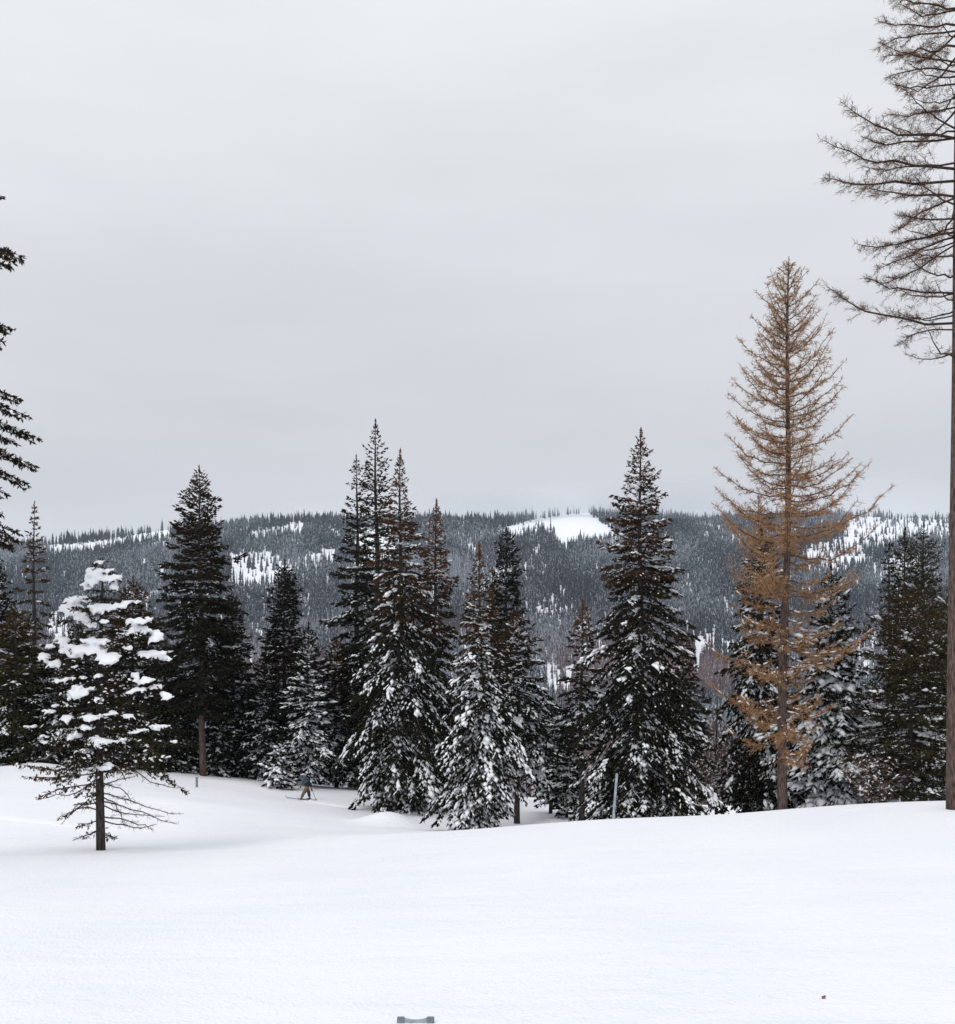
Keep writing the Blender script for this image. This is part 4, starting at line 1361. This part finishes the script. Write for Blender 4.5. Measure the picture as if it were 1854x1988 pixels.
skinned('scarf', [(S(586.3, 1511.2, -.08), .07), (S(588, 1512, -.05), .08)], [(0, 1)], m_navy)
for (bx_, by_, dy) in ((585.8, 1553.0, -.10), (600.4, 1553.4, .12)):
    skinned('boot', [(S(bx_ + .4, by_ - 2.4, dy), .085), (S(bx_, by_ + .6, dy), .07), (S(bx_ - 3.4, by_ + 1.2, dy - .05), .05)], [(0, 1), (1, 2)], m_boot)


def glove(cx, cy, dy, sgn):
    c = np.array(S(cx, cy, dy))
    skinned('glove', [(tuple(c + [0, 0, .05]), .06), (tuple(c + [0, 0, -.05]), .055)], [(0, 1)], m_navy)
    for k in range(4):
        o_ = c + np.array([-.02 + .0, (k - 1.5) * .022, -.05])
        skinned('glove_finger', [(tuple(o_), .013), (tuple(o_ + [sgn * .045, 0, -.035 - .004 * k]), .012), (tuple(o_ + [sgn * .02, 0, -.065]), .010)], [(0, 1), (1, 2)], m_navy, sub=1)
    skinned('glove_thumb', [(tuple(c + [0, .04, -.02]), .015), (tuple(c + [sgn * .04, .045, -.05]), .012)], [(0, 1)], m_navy, sub=1)


glove(604.2, 1535.4, .12, 1)
glove(584.8, 1529.2, -.24, -1)
base = np.array([kx, KY, kz + .02])


def stick(name, label, a_, b_, rad, mat):
    root = empty(name, tuple(base + np.array(b_)), label, 'ski pole')
    a_, b_ = np.array(a_), np.array(b_)
    V, T = tube([a_ - b_, (0, 0, 0)], [rad, rad * .8], 6)
    link_mesh('shaft', raw_mesh('shaft', V, T, mat), root)
    dr = (a_ - b_) / np.linalg.norm(a_ - b_)
    V, T = tube([a_ - b_ - dr * .10, a_ - b_ + dr * .03], [rad * 1.7, rad * 1.9], 6)
    link_mesh('grip', raw_mesh('grip', V, T, m_navy), root)
    V, T = tube([dr * .07, dr * .085], [.045, .045], 8)
    link_mesh('basket', raw_mesh('basket', V, T, mat), root)


stick('ski_pole', 'thin dark ski pole planted behind the skier, right hand', S(604.4, 1536.5, .12), S(614, 1558.5, .10), .013, m_char)
stick('ski_pole', 'ski pole held out in front in the skier\'s left hand', S(584.5, 1530.5, -.25), S(579, 1553.8, -.75), .006, m_helm)
for (fx, dy, lab) in ((586, -.10, 'near ski under the skier\'s tan leg, tip curved up on the left'), (599, .12, 'far ski under the skier\'s charcoal leg')):
    root = empty('ski', tuple(base + np.array(S(fx, fy - .3, dy))), lab, 'ski')
    V, T = [], []
    ks = np.linspace(-1.0, .62, 24)
    ln_ = (fx - 554) * M / 1.0 if fx < 590 else .62
    for k in ks:
        x = k * ln_
        zz = .02 + (max(0, -k - .86) / .14) ** 2 * .10
        gg = ground(kx + (fx - 593) * M + x, KY + dy) - (kz + .02)
        w = .045 * (1 - .5 * max(0, -k - .85) / .15)
        V += [(x, -w, gg + zz), (x, w, gg + zz), (x, w, gg + zz + .018), (x, -w, gg + zz + .018)]
    for q in range(len(ks) - 1):
        for e_ in range(4):
            a0, a1 = q * 4 + e_, q * 4 + (e_ + 1) % 4
            T.append([a0, a1, a1 + 4, a0 + 4])
    T += [[0, 3, 2, 1], [len(V) - 4, len(V) - 3, len(V) - 2, len(V) - 1]]
    link_mesh('ski_blade', raw_mesh('ski_blade', V, T, m_ski), root)
    bm_obj('binding', box(0, 0, .05, .3, .07, .03, .005), m_char, root)

# ------------------------------------------------------------------ air
hm = bpy.data.materials.new('haze')
hm.use_nodes = True
hn, hl = hm.node_tree.nodes, hm.node_tree.links
hn.clear()
ho = hn.new('ShaderNodeOutputMaterial')
pv = hn.new('ShaderNodeVolumePrincipled')
pv.inputs['Color'].default_value = (0.74, 0.85, 1.0, 1)
pv.inputs['Density'].default_value = 0.000065
pv.inputs['Anisotropy'].default_value = 0.2
hl.new(pv.outputs[0], ho.inputs['Volume'])
hb_ = bm_obj('haze', box(0, 2050, 170, 7600, 4500, 555), hm)
tag(hb_, kind='stuff')

fm = bpy.data.materials.new('ridge_mist')
fm.use_nodes = True
fn_, fl_ = fm.node_tree.nodes, fm.node_tree.links
fn_.clear()
fo = fn_.new('ShaderNodeOutputMaterial')
fv = fn_.new('ShaderNodeVolumePrincipled')
fv.inputs['Color'].default_value = (0.86, 0.875, 0.91, 1)
fv.inputs['Density'].default_value = 0.0013
fl_.new(fv.outputs[0], fo.inputs['Volume'])
for (vx, vy, Y_, ax, ay, az_) in ((1300, 990, 2190, 520, 330, 30), (1180, 988, 2230, 400, 300, 38), (1450, 986, 2260, 620, 340, 48), (1000, 992, 2200, 560, 280, 26), (860, 990, 2240, 330, 300, 36)):
    bm = bmesh.new()
    bmesh.ops.create_uvsphere(bm, u_segments=48, v_segments=24, radius=1)
    c = P(vx, vy, Y_)
    for v in bm.verts:
        q = 1 + .10 * mnoise.noise(v.co * 2.2 + Vector((vx, 0, 0)))
        v.co = (v.co.x * ax * q, v.co.y * ay * q, v.co.z * az_ * q)
    tag(bm_obj('low_cloud', bm, fm, None, tuple(c)), kind='stuff')
